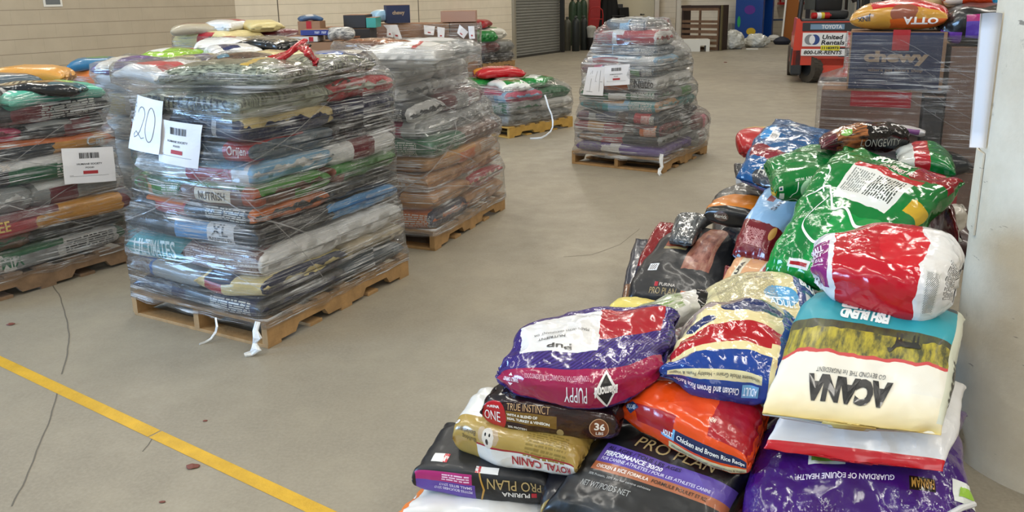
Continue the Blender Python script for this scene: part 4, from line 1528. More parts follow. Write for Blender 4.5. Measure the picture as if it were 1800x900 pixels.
low(1390, 560, .30, .45, .6, .2, .7, '4a1c22', 'maroon bag under the blue and cream bag at the back')

_q = P(1350, 262, .7)
for k_, (z_, c_, lb_) in enumerate(((.13, '2a2c32', 'dark bag on the floor, lowest under the red and yellow bag at the back'),
                                  (.34, '3a3034', 'dark brownish bag midway under the red and yellow bag at the back'),
                                  (.54, '202428', 'near-black bag directly under the red and yellow bag at the back'))):
    loose((_q.x + .14, _q.y + .02), 0, z_, .34, .5, .21, 1.2, (c_, [], []), lb_, GP, res=(24, 16))

# white and orange bag on the floor at the bottom edge
b = pb(None, 'white and orange bag on the floor, lowest in the pile at the bottom edge', [
    ((740, 868, .07), (688, 915, .06), .09), ((850, 860, .07), (830, 925, .06), .12), ((960, 860, .07), (990, 950, .06), .10)],
    'dcdad6', [('~r', -3, 3, 0, .1, 'd8742a')], rough=.4)

# black small-bites bag
b = pb(None, 'black bag with pink and purple panel at the lower left of the pile', [
    ((785, 757, .21), (727, 842, .17), .11), ((870, 770, .21), (830, 858, .17), .135), ((985, 792, .21), (966, 870, .17), .12)],
    '17181b', [('r', 1.12, 1.42, .04, .50, 'a8246c'), ('r', 1.42, 1.92, .04, .52, '5c3f9a'), ('txt', 1.16, 1.38, .28, .48, 'e8c8dc', 't', .07)],
    rough=.42, coat=.1, crinkle=.5, n=5, p0=9, p1=9, wr=.004)
b.text('PRO PLAN', (1.16, 1.46, .60, .92), 270, 'b9a06a', bold=.0)
b.text('PURINA', (1.52, 1.66, .68, .84), 270, 'e8e4dc', bold=.02)
b.rect((1.52, 1.66, .85, .885), 'c02030', name='printed_logo')
b.shape([(0, 0), (.25, 0), (1, .5), (.25, 1), (0, 1), (.7, .5)], (1.05, 1.95, .545, .585), 90, 'b98c3c')
b.text('SMALL BITES 27/17', (1.46, 1.54, .26, .50), 270, 'e8e0f0', bold=.01)
b.text('PETITES BOUCHEES 27/17', (1.58, 1.66, .22, .50), 270, 'e8e0f0', bold=.01)
b.rect((.45, .78, .17, .30), 'd8d6d2')
b.rect((.45, .78, .26, .30), 'c0303a')
b.rect((.78, 1.05, .52, .66), 'd8d6d2')
b.rect((.78, 1.05, .52, .56), 'c0303a')

# gold bulldog bag
b = pb(None, 'gold and white bag with a bulldog face, on the black and purple panelled bag', [
    ((850, 695, .34), (797, 770, .30), .14), ((930, 718, .34), (880, 796, .30), .15), ((1060, 745, .34), (1014, 822, .30), .13)],
    'a98c48', [('r', -1, .55, 0, .3, 'd9d7d0'), ('r', 1.42, 2.6, .30, .98, 'd9d7d0'), ('r', 1.37, 1.42, .30, .98, '9a2030'),
               ('~e', 1.12, .455, .2, .03, 'b09878'), ('~e', 1.12, .345, .2, .03, 'b09878'), ('~e', 1.18, .40, .26, .045, 'cfc4b4'), ('e', 1.28, .40, .07, .012, '2c2420'), ('e', 1.12, .385, .04, .007, '1c1814'), ('e', 1.12, .42, .04, .007, '1c1814'), ('~txt', .6, 1.5, .66, .9, '8a7236', 't', .1)],
    rough=.22, crinkle=.8, n=4, p0=9, p1=9)
b.text('ROYAL CANIN', (1.5, 1.72, .58, .94), 270, 'a01c2c', bold=.02)
b.text('Bulldog', (1.24, 1.38, .16, .30), 270, '4a3a1c', bold=.0)
b.text('Bouledogue', (1.08, 1.22, .10, .30), 270, '4a3a1c', bold=.0)
b.disc((.80, 1.0, .04, .10), 'e8e6e0')
b.disc((.86, .94, .055, .085), 'c07a4a')

# dark turkey and venison bag
b = pb(None, 'dark maroon glossy bag with a red ONE logo, between the gold and the purple bag', [
    ((872, 690, .44), (843, 726, .42), .10), ((960, 680, .45), (945, 742, .42), .135), ((1110, 705, .44), (1083, 758, .41), .12)],
    '251012', [('~img', .9, 2, .35, .95, '3a1c16', '241012', 8), ('e', 1.5, .15, .62, .12, 'b01c24'), ('r', 1.28, 1.62, .27, .62, '7a5a22'), ('~r', -1, .8, 0, 1, '1c1012')],
    rough=.15, crinkle=1.0, n=4, p0=8, p1=8)
b.text('ONE', (1.35, 1.68, .07, .225), 90, 'f0e6e0', bold=.0)
b.text('PURINA', (1.14, 1.24, .10, .22), 90, 'f0e6e0', bold=.03)
b.text('TRUE INSTINCT', (1.04, 1.24, .28, .58), 90, 'c8a070', bold=.0)
b.text('WITH A BLEND OF', (1.34, 1.42, .28, .50), 90, 'f0ead8', bold=.04)
b.text('REAL TURKEY & VENISON', (1.47, 1.55, .28, .58), 90, 'f0ead8', bold=.04)
b.text('30% PROTEIN', (1.72, 1.79, .28, .42), 90, 'e0d8c8', bold=.02)
b.disc((1.16, 1.76, .80, .93), 'd8b088', off=.0012)
b.disc((1.18, 1.74, .805, .925), '7a4426', off=.002)
b.text('36', (1.28, 1.50, .83, .90), 90, 'f4ece0', bold=.03, off=.003)
b.text('LBS', (1.56, 1.66, .84, .89), 90, 'f4ece0', bold=.02, off=.003)
b.disc((1.6, 1.82, .62, .66), 'a08a5a')

# purple puppy bag
b = pb(None, 'big purple and crimson puppy food bag with a white label and red tape', [
    ((885, 640, .55), (878, 662, .53), .08), ((925, 585, .57), (922, 686, .53), .145), ((1020, 560, .58), (1015, 700, .53), .16),
    ((1120, 556, .59), (1095, 690, .54), .155), ((1190, 548, .61), (1168, 640, .57), .11)],
    '33236a', [('hatch', -1.2, .95, 0, 1, '2c1c5c', '40307c', 34), ('r', 1.0, 1.72, .03, .97, '961a46'), ('~r', -.72, .42, .22, .60, 'dcdcdc'), ('~r', -.85, .1, .60, .93, 'a3202c'), ('~r', -.7, .42, .48, .60, 'dcdcdc'),
               ('r', 1.72, 2.2, 0, 1, '35246a')],
    rough=.16, crinkle=1.0, n=3.2, p0=3.2, p1=4, wr=.010, na=96, nt=72, gather=.016)
b.text('PUPPY', (1.28, 1.58, .44, .55), 270, 'e8e4ea', bold=.0)
b.shape([(.5, 0), (1, .5), (.5, 1), (0, .5)], (1.02, 1.74, .585, .725), 0, 'e8e8e8')
b.shape([(.5, 0), (1, .5), (.5, 1), (0, .5)], (1.09, 1.67, .602, .708), 0, '141414', off=.0024)
b.text('Diamond', (1.28, 1.46, .59, .72), 270, 'f4f4f4', bold=.04, off=.004)
b.text('FORMULATED FOR PREGNANT OR NURSING DOGS', (1.12, 1.2, .26, .56), 270, 'd8a0b4', bold=.0)
b.text('FAMILY OWNED', (1.22, 1.32, .11, .22), 270, 'e8d8e0', bold=.02)
b.shape([(0, 0), (1, 0), (.5, 1)], (1.36, 1.44, .15, .18), 270, 'e8d8e0')
b.shape([(0, 1), (1, 1), (.5, 0)], (1.10, 1.18, .15, .18), 270, 'e8d8e0')
b.text('Pup', (.22, .38, .36, .47), 270, '1c1c1c', bold=.02)
b.text('MADE WITH PREGNANT OR', (-.12, -.06, .30, .55), 270, '4a4a4a', bold=.0)
b.text('NUTRIENT', (.04, .1, .32, .44), 270, '3a3a3a', bold=.01)

# black performance bag, tilted towards the camera
b = pb(None, 'black bag with a purple performance band and copper stripe at the bottom centre', [
    ((955, 905, .16), (1250, 1010, .12), .15), ((1020, 815, .25), (1290, 905, .22), .19), ((1085, 745, .33), (1330, 840, .30), .15)],
    '121315', [('r', -.78, 1.25, .48, .655, '5b459c'), ('r', -.78, 1.25, .405, .48, 'a8623e'), ('~img', -1, 1, 0, .2, '1c2024', '101214', 7)],
    rough=.35, coat=.2, crinkle=.7, n=3.6, p0=6, p1=6, wr=.008, na=96, nt=60, warp=.008)
b.text('PRO PLAN', (-.40, .66, .70, .82), 0, 'b09a68', bold=.0)
b.text('PURINA', (-.05, .42, .84, .875), 0, 'b8b0a4', bold=.0)
b.rect((-.17, -.09, .835, .88), 'b02030', name='printed_logo')
b.text('ALL AGES / TOUS LES AGES', (-.70, .3, .60, .635), 0, '1c1630', bold=.01)
b.text('PERFORMANCE 30/20', (-.70, .10, .545, .59), 0, 'f0eef6', bold=.03)
b.text('FOR CANINE ATHLETES / POUR LES ATHLETES CANINS', (-.70, .80, .50, .533), 0, 'e0dcee', bold=.01)
b.text('CHICKEN & RICE FORMULA', (-.70, .02, .425, .455), 0, 'f0e4d8', bold=.02)
b.text('FORMULE POULET ET RIZ', (.06, .80, .425, .455), 0, '2a1a10', bold=.01)
b.text('NET WT/POIDS NET', (-.80, -.1, .28, .32), 0, 'a8a8a4', bold=.0)
b.text('30% Protein, 20% Fat for canine athletes', (-.75, .1, .36, .378), 0, 'b8b8b4', bold=.0)
# dark bag squeezed between the gold bag and the performance bag
pb(None, 'dark purple and black bag wedged between the gold bag and the performance bag', [
    ((960, 800, .22), (950, 905, .14), .10), ((1020, 790, .24), (1010, 890, .16), .13), ((1080, 790, .24), (1060, 880, .18), .10)],
    '17151c', [('~r', -.9, -.2, 0, .5, '54409a'), ('~r', 1, 1.5, 0, .3, '9a8038'), ('e', 1.0, .35, .3, .12, '2a2060')], rough=.3)
pb(None, 'crimson bag showing low between the performance bag and the purple horse feed bag', [
    ((1285, 850, .2), (1262, 915, .14), .10), ((1340, 840, .2), (1340, 925, .14), .12)], '6c1620', [('hatch', -2, 2, 0, 1, '6c1620', '8a2a30', 50)], rough=.4)

# orange adult bag
b = pb(None, 'bright orange chicken and rice bag with red tape, below the blue and cream bag', [
    ((1125, 685, .47), (1092, 725, .44), .11), ((1200, 695, .47), (1170, 762, .43), .15), ((1290, 700, .46), (1245, 800, .41), .15), ((1352, 735, .45), (1316, 822, .40), .11)],
    'd9480f', [('~r', -1, 1.1, .62, .98, '9c1420'), ('r', 1.30, 1.58, .40, .97, '16254e'), ('r', 1.30, 1.58, .30, .40, '6fb2da'), ('r', 1.64, 1.84, .36, .97, 'd8cc9c'), ('~r', .9, 1.5, .14, .38, '9c1018'), ('r', -.9, -.7, .3, .62, 'd8cc9c')],
    rough=.2, crinkle=.8, n=3.8, p0=7, p1=8, wr=.007, na=96, nt=60)
b.text('Chicken and Brown Rice Recipe', (1.37, 1.52, .42, .95), 90, 'f0ede4', bold=.02)
b.text('ADULT', (1.38, 1.52, .315, .39), 90, 'f0f4f8', bold=.03)
b.text('Wholesome Whole Grains - Healthy Fruits & Veggies', (1.69, 1.79, .38, .95), 90, '2a2a34', bold=.0)
b.shape([(.5, 0), (1, .5), (.5, 1), (0, .5)], (.80, 1.34, .05, .155), 0, '1c3468')
b.text('BLUE', (1.02, 1.16, .07, .135), 90, 'c8d8ec', bold=.02, off=.003)
b.text('NEW', (.5, .64, .6, .66), 90, 'f0d8c8', bold=.03)

# blue and cream adult bag, and its twin behind
b = pb(None, 'blue and cream bag with a red band, crumpled on the orange bag', [
    ((1215, 590, .60), (1163, 660, .57), .10), ((1250, 556, .63), (1225, 672, .57), .17), ((1310, 548, .63), (1300, 680, .57), .19), ((1375, 560, .62), (1355, 690, .57), .15), ((1408, 590, .60), (1392, 668, .57), .10)],
    'd9cb98', [('~r', .02, .52, 0, .76, 'a3141f'), ('r', .72, 2.3, 0, .72, '173a84'), ('~r', -3, 3, .76, 1, '173a84'), ('r', 1.22, 1.40, .06, .66, 'd8cc9c'), ('~e', -.55, .55, .25, .22, '1d2c5c'), ('~e', -.2, .2, .16, .1, '1d2c5c'), ('~e', -.85, .3, .2, .2, '9a8a84'),
               ('r', .2, .55, .83, .95, 'd8dade'), ('txt', .22, .53, .84, .94, '30343c', 'a', .02), ('r', .4, .7, .70, .76, 'd8cc9c')],
    rough=.13, crinkle=1.1, n=3.4, p0=4.5, p1=4.5, wr=.012, na=110, nt=80, gather=.02)
b.text('Chicken and Brown Rice Recipe', (1.46, 1.62, .10, .50), 270, 'e8e8f0', bold=.02)
b.rect((1.44, 1.66, .52, .64), '6fa8d0')
b.text('ADULT', (1.48, 1.62, .53, .63), 270, 'f0f6fc', bold=.02, off=.003)
b.text('Wholesome Whole Grains - Healthy Fruits & Veggies', (1.26, 1.35, .08, .64), 270, '2a2a34', bold=.0)
b.shape([(.5, 0), (1, .5), (.5, 1), (0, .5)], (1.35, 1.85, .78, .88), 0, '2c52a0')
b.text('BLUE', (1.53, 1.67, .79, .87), 270, 'c8d8ec', bold=.02, off=.003)
b = pb(None, 'cream and blue bag with a pale blue oval, behind the crumpled blue and cream bag', [
    ((1235, 522, .50), (1262, 575, .56), .10), ((1320, 500, .56), (1345, 590, .58), .15), ((1385, 503, .59), (1412, 610, .58), .15), ((1432, 530, .60), (1436, 590, .58), .10)],
    'd6c998', [('~r', -3, 3, .70, 1, '173a84'), ('~e', .1, .55, .34, .16, '4a9ccc'), ('txt', -.8, .4, .1, .5, '8c8468', 't', .03), ('r', -.2, .4, .80, .9, 'd8dade')], rough=.15, crinkle=.9, wr=.009, na=80, nt=56)
b.text('BLUE', (-.9, -.4, .76, .96), 90, 'e8eef6', bold=.04)
b.text('ADULT', (.3, .5, .42, .66), 90, 'dfeef8', bold=.02)

# horse feed bag, white bag, teal and cream bag at the right
b = pb(None, 'large shiny purple horse feed bag at the bottom right beside the column', [
    ((1300, 985, .22), (1705, 1000, .22), .14), ((1308, 880, .29), (1700, 895, .29), .22), ((1330, 790, .34), (1690, 810, .34), .24), ((1380, 700, .36), (1690, 730, .36), .18)],
    '3a1468', [('~r', .50, .95, .0, 1, '421a74'), ('r', -.50, -.15, .42, .58, 'd8dcd0'), ('r', -.47, -.2, .44, .57, '7aa83c'), ('r', .42, .72, .30, .37, '1c1408')],
    rough=.14, crinkle=1.3, n=3, p0=5, p1=5, wr=.011, na=110, nt=72)
b.text('GUARDIAN OF EQUINE HEALTH', (-.60, .28, .335, .37), 180, 'e4d8ee', bold=.02)
b.text('FARNAM', (.44, .70, .31, .36), 180, 'b98a3c', bold=.02)
b.shape([(0, 0), (1, 0), (1, 1), (0, 1)], (1.02, 1.5, .28, .40), 0, 'd8dcd8')
b.shape([(.1, .1), (.9, .3), (.7, .9), (.2, .8)], (1.05, 1.4, .3, .38), 0, '8fb83c', off=.003)
b = pb(None, 'white bag with a bright red hem, under the bag lettered upside down', [
    ((1346, 789, .445), (1657, 829, .445), .012), ((1352, 770, .47), (1662, 806, .47), .03), ((1380, 720, .51), (1690, 748, .51), .10), ((1430, 620, .52), (1690, 680, .52), .13)],
    'd9d8d8', [('r', -3, 3, 0, .29, 'c41a26'), ('~e', -.40, .62, .10, .07, '4a2c20'), ('~e', .30, .60, .10, .07, '4a2c20')],
    rough=.3, crinkle=.5, n=3.4, p0=0, p1=6, wr=.005, na=90, nt=50, flap0=.004)
ac_rows = [
    ((1342, 728, .575), (1652, 765, .565), .012), ((1350, 700, .60), (1660, 735, .60), .05), ((1368, 645, .635), (1672, 680, .635), .13),
    ((1400, 570, .68), (1684, 620, .68), .17), ((1445, 518, .71), (1690, 560, .71), .14)]
b = pb(None, 'pale yellow bag with big upside-down black lettering and a teal end, beside the column', ac_rows,
    'd9d5c8', [('gr', -1.6, 1.6, 0, .34, 'd9be6e', 'ded9c8'), ('~r', -1.6, 1.5, .50, .90, 'b93a3a'), ('~img', -1.6, 1.5, .52, .90, 'a89a24', '3a3c1c', 9), ('~img', -1.6, 1.5, .64, .95, '2c2e22', '4a4a20', 9),
               ('r', -1.6, 1.4, .68, .905, '1f8f9c'), ('r', -1.1, 1.1, .905, 1, '1c2428'), ('r', 1.12, 3, .16, 1, 'c9cbb8')],
    rough=.42, coat=.05, crinkle=.25, n=4, p0=0, p1=5, wr=.006, na=110, nt=60, flap0=.004, warp=.02)
b.text('ACANA', (-.60, .38, .225, .39), 180, '16171a', bold=.07)
b.text('GO BEYOND THE 1st INGREDIENT', (-.52, .28, .40, .425), 180, '3a3c40', bold=.0)
b.text('FRESHWATER', (-.48, .34, .765, .83), 180, 'e4f0ee', bold=.07)
b.text('FISH BLEND', (-.42, .18, .70, .76), 180, 'e4f0ee', bold=.07)
b.text('PREMIUM DOG FOOD WITH RAW RAINBOW TROUT', (-.5, .55, .87, .895), 180, 'd0e4e2', bold=.0)
b.text('ACANA', (1.25, 1.75, .35, .62), 270, '16171a', bold=.06)
# silhouette of a horse, upside down, standing in the printed grass
horse = [(0, .55), (.08, .62), (.18, .60), (.30, .62), (.62, .60), (.74, .66), (.84, .86), (.92, .92), (1, .74), (.95, .70), (.88, .72), (.80, .52), (.78, .30), (.79, 0), (.74, 0), (.72, .28), (.68, .30), (.66, 0), (.61, 0), (.60, .34), (.30, .34), (.29, 0), (.24, 0), (.23, .3), (.17, .3), (.16, 0), (.11, 0), (.1, .36), (.05, .42)]
b.shape(horse, (.22, .62, .54, .66), 180, '15170f', grid=(6, 4))

# red and white bag at the right
b = pb(None, 'plump glossy red bag with white ends, wedged between the big green bag and the column', [
    ((1442, 440, .84), (1436, 492, .80), .10), ((1470, 432, .86), (1462, 505, .81), .15), ((1560, 425, .88), (1550, 525, .82), .20),
    ((1640, 438, .88), (1628, 538, .82), .20), ((1690, 455, .87), (1672, 530, .82), .13)],
    'b01020', [('~r', -3, 3, -.1, .27, 'd8d6d8'), ('~r', -3, 3, .68, 1.1, 'd6d4d2'), ('r', -.3, 1.5, .05, .24, '84286e'), ('txt', .2, 1.4, .86, .98, '3a3a3a', 'a', .012), ('r', .8, 1.7, .72, .82, 'c8c8c4'), ('hatch', .85, 1.65, .73, .81, 'd0d0cc', '5a5a5a', 90),
               ('~e', .1, .6, .8, .12, 'c01a26')],
    rough=.13, crinkle=.9, n=3.2, p0=5, p1=7, wr=.009, na=110, nt=80, gather=.016)
b.text('SMALL', (-.05, .22, .07, .21), 90, 'f0e0ec', bold=.04)
b.text('ADULT', (.28, .52, .07, .21), 90, 'f0e0ec', bold=.04)
b.text('UP TO 25 LB', (.60, .74, .07, .21), 90, 'f0e0ec', bold=.02)
b.text('Tailored nutrition', (.84, .92, .07, .21), 90, 'f0e0ec', bold=.01)
b.rect((1.3, 1.7, .02, .12), 'e0dce0')
for q in ((1.4, .04), (1.48, .07), (1.42, .09)):
    b.disc((q[0], q[0] + .1, q[1], q[1] + .02), '4a1c20', off=.003)

# big green bag
b = pb(None, 'largest bag of the pile, bright green with white outlines and a white feeding chart', [
    ((1348, 482, .60), (1478, 518, .60), .10), ((1372, 425, .70), (1530, 470, .68), .18), ((1410, 360, .81), (1600, 420, .76), .20), ((1445, 300, .92), (1650, 372, .84), .18), ((1490, 262, .98), (1690, 320, .92), .08)],
    '0a7030', [('~r', -3, 1.2, 0, .42, '0c8a3c'), ('~img', -1, -.1, .12, .48, '0b8038', '0a6a30', 4), ('~r', -.42, .62, .50, .76, 'dcdcd6'), ('~r', -.42, .72, .76, .81, 'b01c24'), ('txt', .05, .52, .56, .74, '40443e', 't', .045), ('txt', -.36, -.02, .56, .74, '8a8e88', 't', .04),
               ('~r', .40, 1.3, .82, 1, '8c1020'), ('~r', .85, 1.4, .56, .66, 'c8a020'), ('r', -.5, .1, .07, .12, 'd8d8d4'), ('r', -.45, .05, .085, .105, 'a01c24'), ('e', .62, .38, .28, .06, '2c8a44')],
    rough=.14, crinkle=.9, n=3.2, p0=6, p1=4, wr=.011, na=120, nt=90, gather=.018)
b.text('SPORTMIX', (-.34, .34, .87, .93), 0, 'e8ece6', bold=.06, shear=.2)
b.text('GOURMET MIX', (-.12, .5, .82, .85), 0, 'e8c8c8', bold=.03)
def outline(bag, pts, w, col):
    v, f = [], []
    for i, p in enumerate(pts):
        a, c = Vector(pts[max(i - 1, 0)]), Vector(pts[min(i + 1, len(pts) - 1)])
        d = (c - a).normalized()
        n_ = Vector((-d.y, d.x)) * w / 2
        v += [tuple(Vector(p) - n_), tuple(Vector(p) + n_)]
    for i in range(len(pts) - 1): f.append((2 * i, 2 * i + 2, 2 * i + 3, 2 * i + 1))
    vs = [bag.at(x, y, .002) for x, y in v]
    link_mesh('printed_outline', vs, f, ink(col), bag.obj)
def smooth_pts(p, n=8):
    q = np.array(p)
    return [tuple(_cat(list(q), t)) for t in np.linspace(0, 1, n * len(p))]
outline(b, smooth_pts([(-.98, .46), (-.6, .56), (-.45, .52), (-.2, .42), (.0, .44), (.4, .36), (.7, .40), (.95, .36)]), .016, 'e6ece6')
outline(b, smooth_pts([(-.45, .50), (-.55, .36), (-.5, .28), (-.1, .22), (.1, .24)]), .014, 'e6ece6')
outline(b, smooth_pts([(-.95, .70), (-.75, .66), (-.7, .56), (-.6, .52)]), .014, 'e6ece6')
# kitten bag on its left
b = pb(None, 'green kitten food bag with a red flavours badge, left of the big green bag', [
    ((1345, 292, .88), (1362, 338, .84), .09), ((1400, 275, .90), (1412, 335, .84), .14), ((1475, 262, .92), (1490, 330, .84), .14)],
    '0b6e30', [('e', 1.45, .58, .30, .13, 'a8d0a8'), ('~r', 1.1, 1.75, .66, .80, 'b81c26'), ('r', 1.25, 1.45, .10, .19, 'd8d8d4'), ('r', 1.55, 1.8, .12, .21, 'd8d8d4'), ('r', 1.3, 1.4, .12, .17, '2c3c6c'), ('~r', 1.4, 2.2, 0, .04, 'c8a828')],
    rough=.16, crinkle=.9, n=4, p0=8, p1=5, wr=.009, na=80, nt=56)
b.text('KITTENS', (1.06, 1.18, .72, .95), 270, 'd8e05c', bold=.02)
b.text('NET WT 16 LBS', (1.08, 1.17, .38, .68), 270, 'd8e8d8', bold=.02)
b.text('FLAVORS', (1.58, 1.72, .48, .66), 90, 'c01c26', bold=.04, off=.003)
outline(b, smooth_pts([(1.2, .42), (1.5, .40), (1.6, .34), (1.7, .30)]), .012, 'e6ece6')
outline(b, smooth_pts([(1.85, .2), (1.75, .36), (1.85, .5), (1.72, .6)]), .012, 'e6ece6')

# blue bag at the back of the pile
b = pb(None, 'blue bag with barcode and dark red band at the back left of the pile', [
    ((1298, 312, .74), (1372, 338, .72), .10), ((1312, 282, .79), (1400, 318, .76), .16), ((1340, 240, .86), (1440, 270, .84), .14), ((1368, 212, .90), (1468, 236, .88), .07)],
    '1f5486', [('~r', -1, .9, .30, .44, '7a1c2c'), ('~e', -.72, .62, .26, .12, '2c8ad0'), ('~e', .2, .06, .5, .12, '3a3c40'), ('txt', 0, .9, .55, .8, '14406c', 't', .05), ('r', -.35, .0, .78, .88, 'c8d0d8'), ('r', -.5, -.2, .52, .62, 'e0e0e0'), ('hatch', -.48, -.24, .54, .60, 'e8e8e8', '202020', 70)],
    rough=.15, crinkle=.9, n=3.2, p0=4, p1=4, wr=.01, na=80, nt=60)
b.text('Hill', (-.1, .5, .10, .2), 0, 'b8b4a8', bold=.03)
pb(None, 'red and yellow bag peeping out behind the blue bag at the back of the pile', [
    ((1300, 268, .70), (1350, 275, .70), .10), ((1292, 245, .76), (1352, 248, .76), .13), ((1310, 228, .80), (1352, 228, .80), .06)], 'a8141c', [('~r', -3, 3, .74, 1, 'c8a02c')], rough=.3)
pb(None, 'dark bag with white edge tucked under the blue bag', [
    ((1296, 325, .60), (1350, 345, .60), .10), ((1292, 295, .66), (1350, 310, .66), .12)], '24262c', [('~r', -3, 3, 0, .2, 'c8c8c8')], rough=.3)
b = pb(None, 'clear glossy bag of dark kibble with orange print at the back of the pile', [
    ((1440, 246, 1.0), (1444, 262, .99), .05), ((1485, 234, 1.02), (1492, 254, .99), .10), ((1545, 228, 1.03), (1552, 252, .99), .13), ((1595, 232, 1.03), (1600, 250, .99), .10)],
    '121113', [('~img', -2, 2, .12, .5, 'a8683c', '1c1414', 7), ('~img', -2, 2, 0, .2, '6a2434', '2a2024', 8), ('~e', .6, .3, .4, .06, '7ab05c')], rough=.08, crinkle=1.5, wr=.010, na=64, nt=44)
b.text('LONGEVITY', (1.3, 1.6, .45, .85), 90, 'a8a8a0', bold=.0)
pb(None, 'dark red bag crushed behind the right end of the big green bag', [
    ((1560, 300, .80), (1600, 300, .80), .10), ((1640, 355, .76), (1660, 400, .74), .16), ((1680, 400, .74), (1690, 425, .72), .08)], '5c1218', [('~r', -2, 2, .85, 1, 'c0bcb4')], rough=.15, crinkle=1.2, wr=.012)
pb(None, 'green bag with a white and red top lying behind the big green bag', [
    ((1575, 268, .94), (1580, 292, .92), .08), ((1630, 262, .95), (1640, 300, .92), .12), ((1672, 275, .94), (1680, 305, .92), .06)], '0d6a30', [('~r', -3, 3, 0, .3, 'c4c8c4'), ('~r', -3, 3, .25, .45, 'a01c28')], rough=.15, crinkle=1.1)
pb(None, 'crumpled white plastic sack between the green bag and the column', [
    ((1640, 400, .70), (1665, 405, .70), .08), ((1668, 375, .74), (1696, 385, .74), .10), ((1690, 360, .76), (1700, 370, .76), .05)], 'c8c4bc', [], rough=.25, crinkle=1.4, wr=.014)

# black and orange bag, big black steak bag, and what lies round them
b = pb(None, 'black bag with a broad orange stripe behind the steak picture bag', [
    ((1262, 345, .58), (1238, 378, .55), .08), ((1300, 335, .60), (1290, 386, .55), .13), ((1345, 335, .60), (1345, 392, .55), .10)],
    '15120f', [('r', .1, .95, 0, 1, 'c9761a'), ('txt', -.8, 0, .2, .8, '4a4a4a', 't', .1)], rough=.3, n=4.5, p0=8, p1=8)
b.shape(ellipse_pts(.5, .5, .5, .5), (1.2, 1.65, .2, .42), 0, '5a4030', name='printed_logo')
b.text('Merrick', (1.32, 1.52, .22, .40), 90, 'd8c8b0', bold=.02, off=.003)
b = pb(None, 'black bag with steak picture and copper panel, left edge of the pile', [
    ((1104, 528, .10), (1262, 548, .10), .12), ((1122, 482, .18), (1280, 500, .18), .17), ((1165, 430, .28), (1298, 450, .28), .16), ((1200, 398, .36), (1312, 415, .36), .09)],
    '1e1f22', [('r', -.72, -.12, .55, .83, '8a3f2a'), ('r', -.72, -.12, .52, .545, '9a8a60'), ('~img', -.02, .62, .32, .96, '8a4a3c', 'b08068', 7), ('~img', .1, .5, .4, .8, '6a2a24', 'a86a58', 10), ('r', -.78, -.52, .28, .35, 'd8dce0'), ('hatch', -.75, -.55, .29, .34, 'e8e8e8', '202020', 70), ('e', -.42, .68, .16, .06, '2a1a14')],
    rough=.4, coat=.15, crinkle=.6, n=3.8, p0=8, p1=5, wr=.008, na=96, nt=64, warp=.02)
b.text('PRO PLAN', (-.55, .05, .06, .12), 0, 'a89468', bold=.0)
b.text('PURINA', (-.35, .0, .135, .165), 0, 'd0c8c0', bold=.01)
b.rect((-.46, -.38, .13, .17), 'b02030', name='printed_logo')
b.rect((.15, .4, .06, .11), 'c06038')
pb(None, 'shiny grey bag behind the steak picture bag', [
    ((1180, 425, .34), (1215, 430, .36), .06), ((1190, 385, .40), (1240, 395, .40), .08), ((1215, 378, .42), (1262, 385, .42), .05)], '55585a', [('~img', -1, 1, 0, 1, '3c3e40', '707476', 6)], rough=.1, crinkle=1.2)
pb(None, 'dark red bag at the far left edge of the pile', [
    ((1105, 525, .06), (1130, 520, .08), .06), ((1128, 455, .20), (1165, 455, .22), .10), ((1160, 392, .34), (1192, 395, .34), .06)], '7a0f18', [('~r', -3, 3, 0, .35, '232c44')], rough=.2, crinkle=1.2)
pb(None, 'dark navy bag with kibble picture on the floor left of the steak picture bag', [
    ((1090, 540, .05), (1120, 548, .05), .06), ((1105, 470, .14), (1140, 475, .14), .08), ((1118, 420, .20), (1150, 425, .20), .05)], '1c2436', [('~img', -1, 1, 0, .25, '8a5a34', '3a2418', 10)], rough=.3)
b = pb(None, 'light blue and dark red bag right of the steak picture bag', [
    ((1288, 448, .48), (1352, 462, .48), .10), ((1308, 405, .56), (1375, 425, .56), .14), ((1335, 360, .66), (1420, 378, .66), .13), ((1350, 325, .72), (1440, 340, .72), .06)],
    '8fb4d4', [('~r', -3, 3, 0, .38, '6c0f1c'), ('~r', -.5, -.2, .62, .78, '7a2430'), ('txt', -.5, .5, .12, .3, 'c89090', 't', .06), ('e', .9, .3, .2, .08, 'c8944c')], rough=.22, crinkle=.8, wr=.009)
b.text('Simple', (.0, .25, .52, .84), 90, '2a3448', bold=.0)
b = pb(None, 'peach bag marked USA low between the light blue bag and the blue and cream bags', [
    ((1262, 512, .36), (1352, 528, .38), .07), ((1280, 480, .42), (1368, 495, .44), .10), ((1300, 450, .46), (1385, 465, .46), .05)],
    'd49a6a', [('r', -.62, -.28, .2, .75, 'd8ccb0'), ('~r', .4, 1, 0, 1, 'c8c4c0'), ('~r', .5, .9, .2, .6, '8c2430')], rough=.4)
b.text('USA', (-.52, -.38, .35, .65), 90, '2a2a2a', bold=.04)
pb(None, 'dark crimson sliver of a bag between the steak picture bag and the peach bag', [
    ((1266, 512, .28), (1290, 516, .28), .06), ((1276, 470, .36), (1300, 474, .36), .07)], '6a0c18', [], rough=.15, crinkle=1.3)
pb(None, 'pale yellow bag corner between the purple puppy bag and the steak picture bag', [
    ((1062, 556, .30), (1140, 566, .30), .05), ((1072, 540, .32), (1150, 548, .32), .07), ((1092, 526, .33), (1160, 532, .33), .03)], 'd6c560', [], rough=.4)
pb(None, 'light blue bag corner poking out behind the purple puppy bag', [
    ((1024, 560, .34), (1070, 566, .34), .04), ((1026, 546, .36), (1090, 552, .36), .05)], '86b0cc', [], rough=.35)
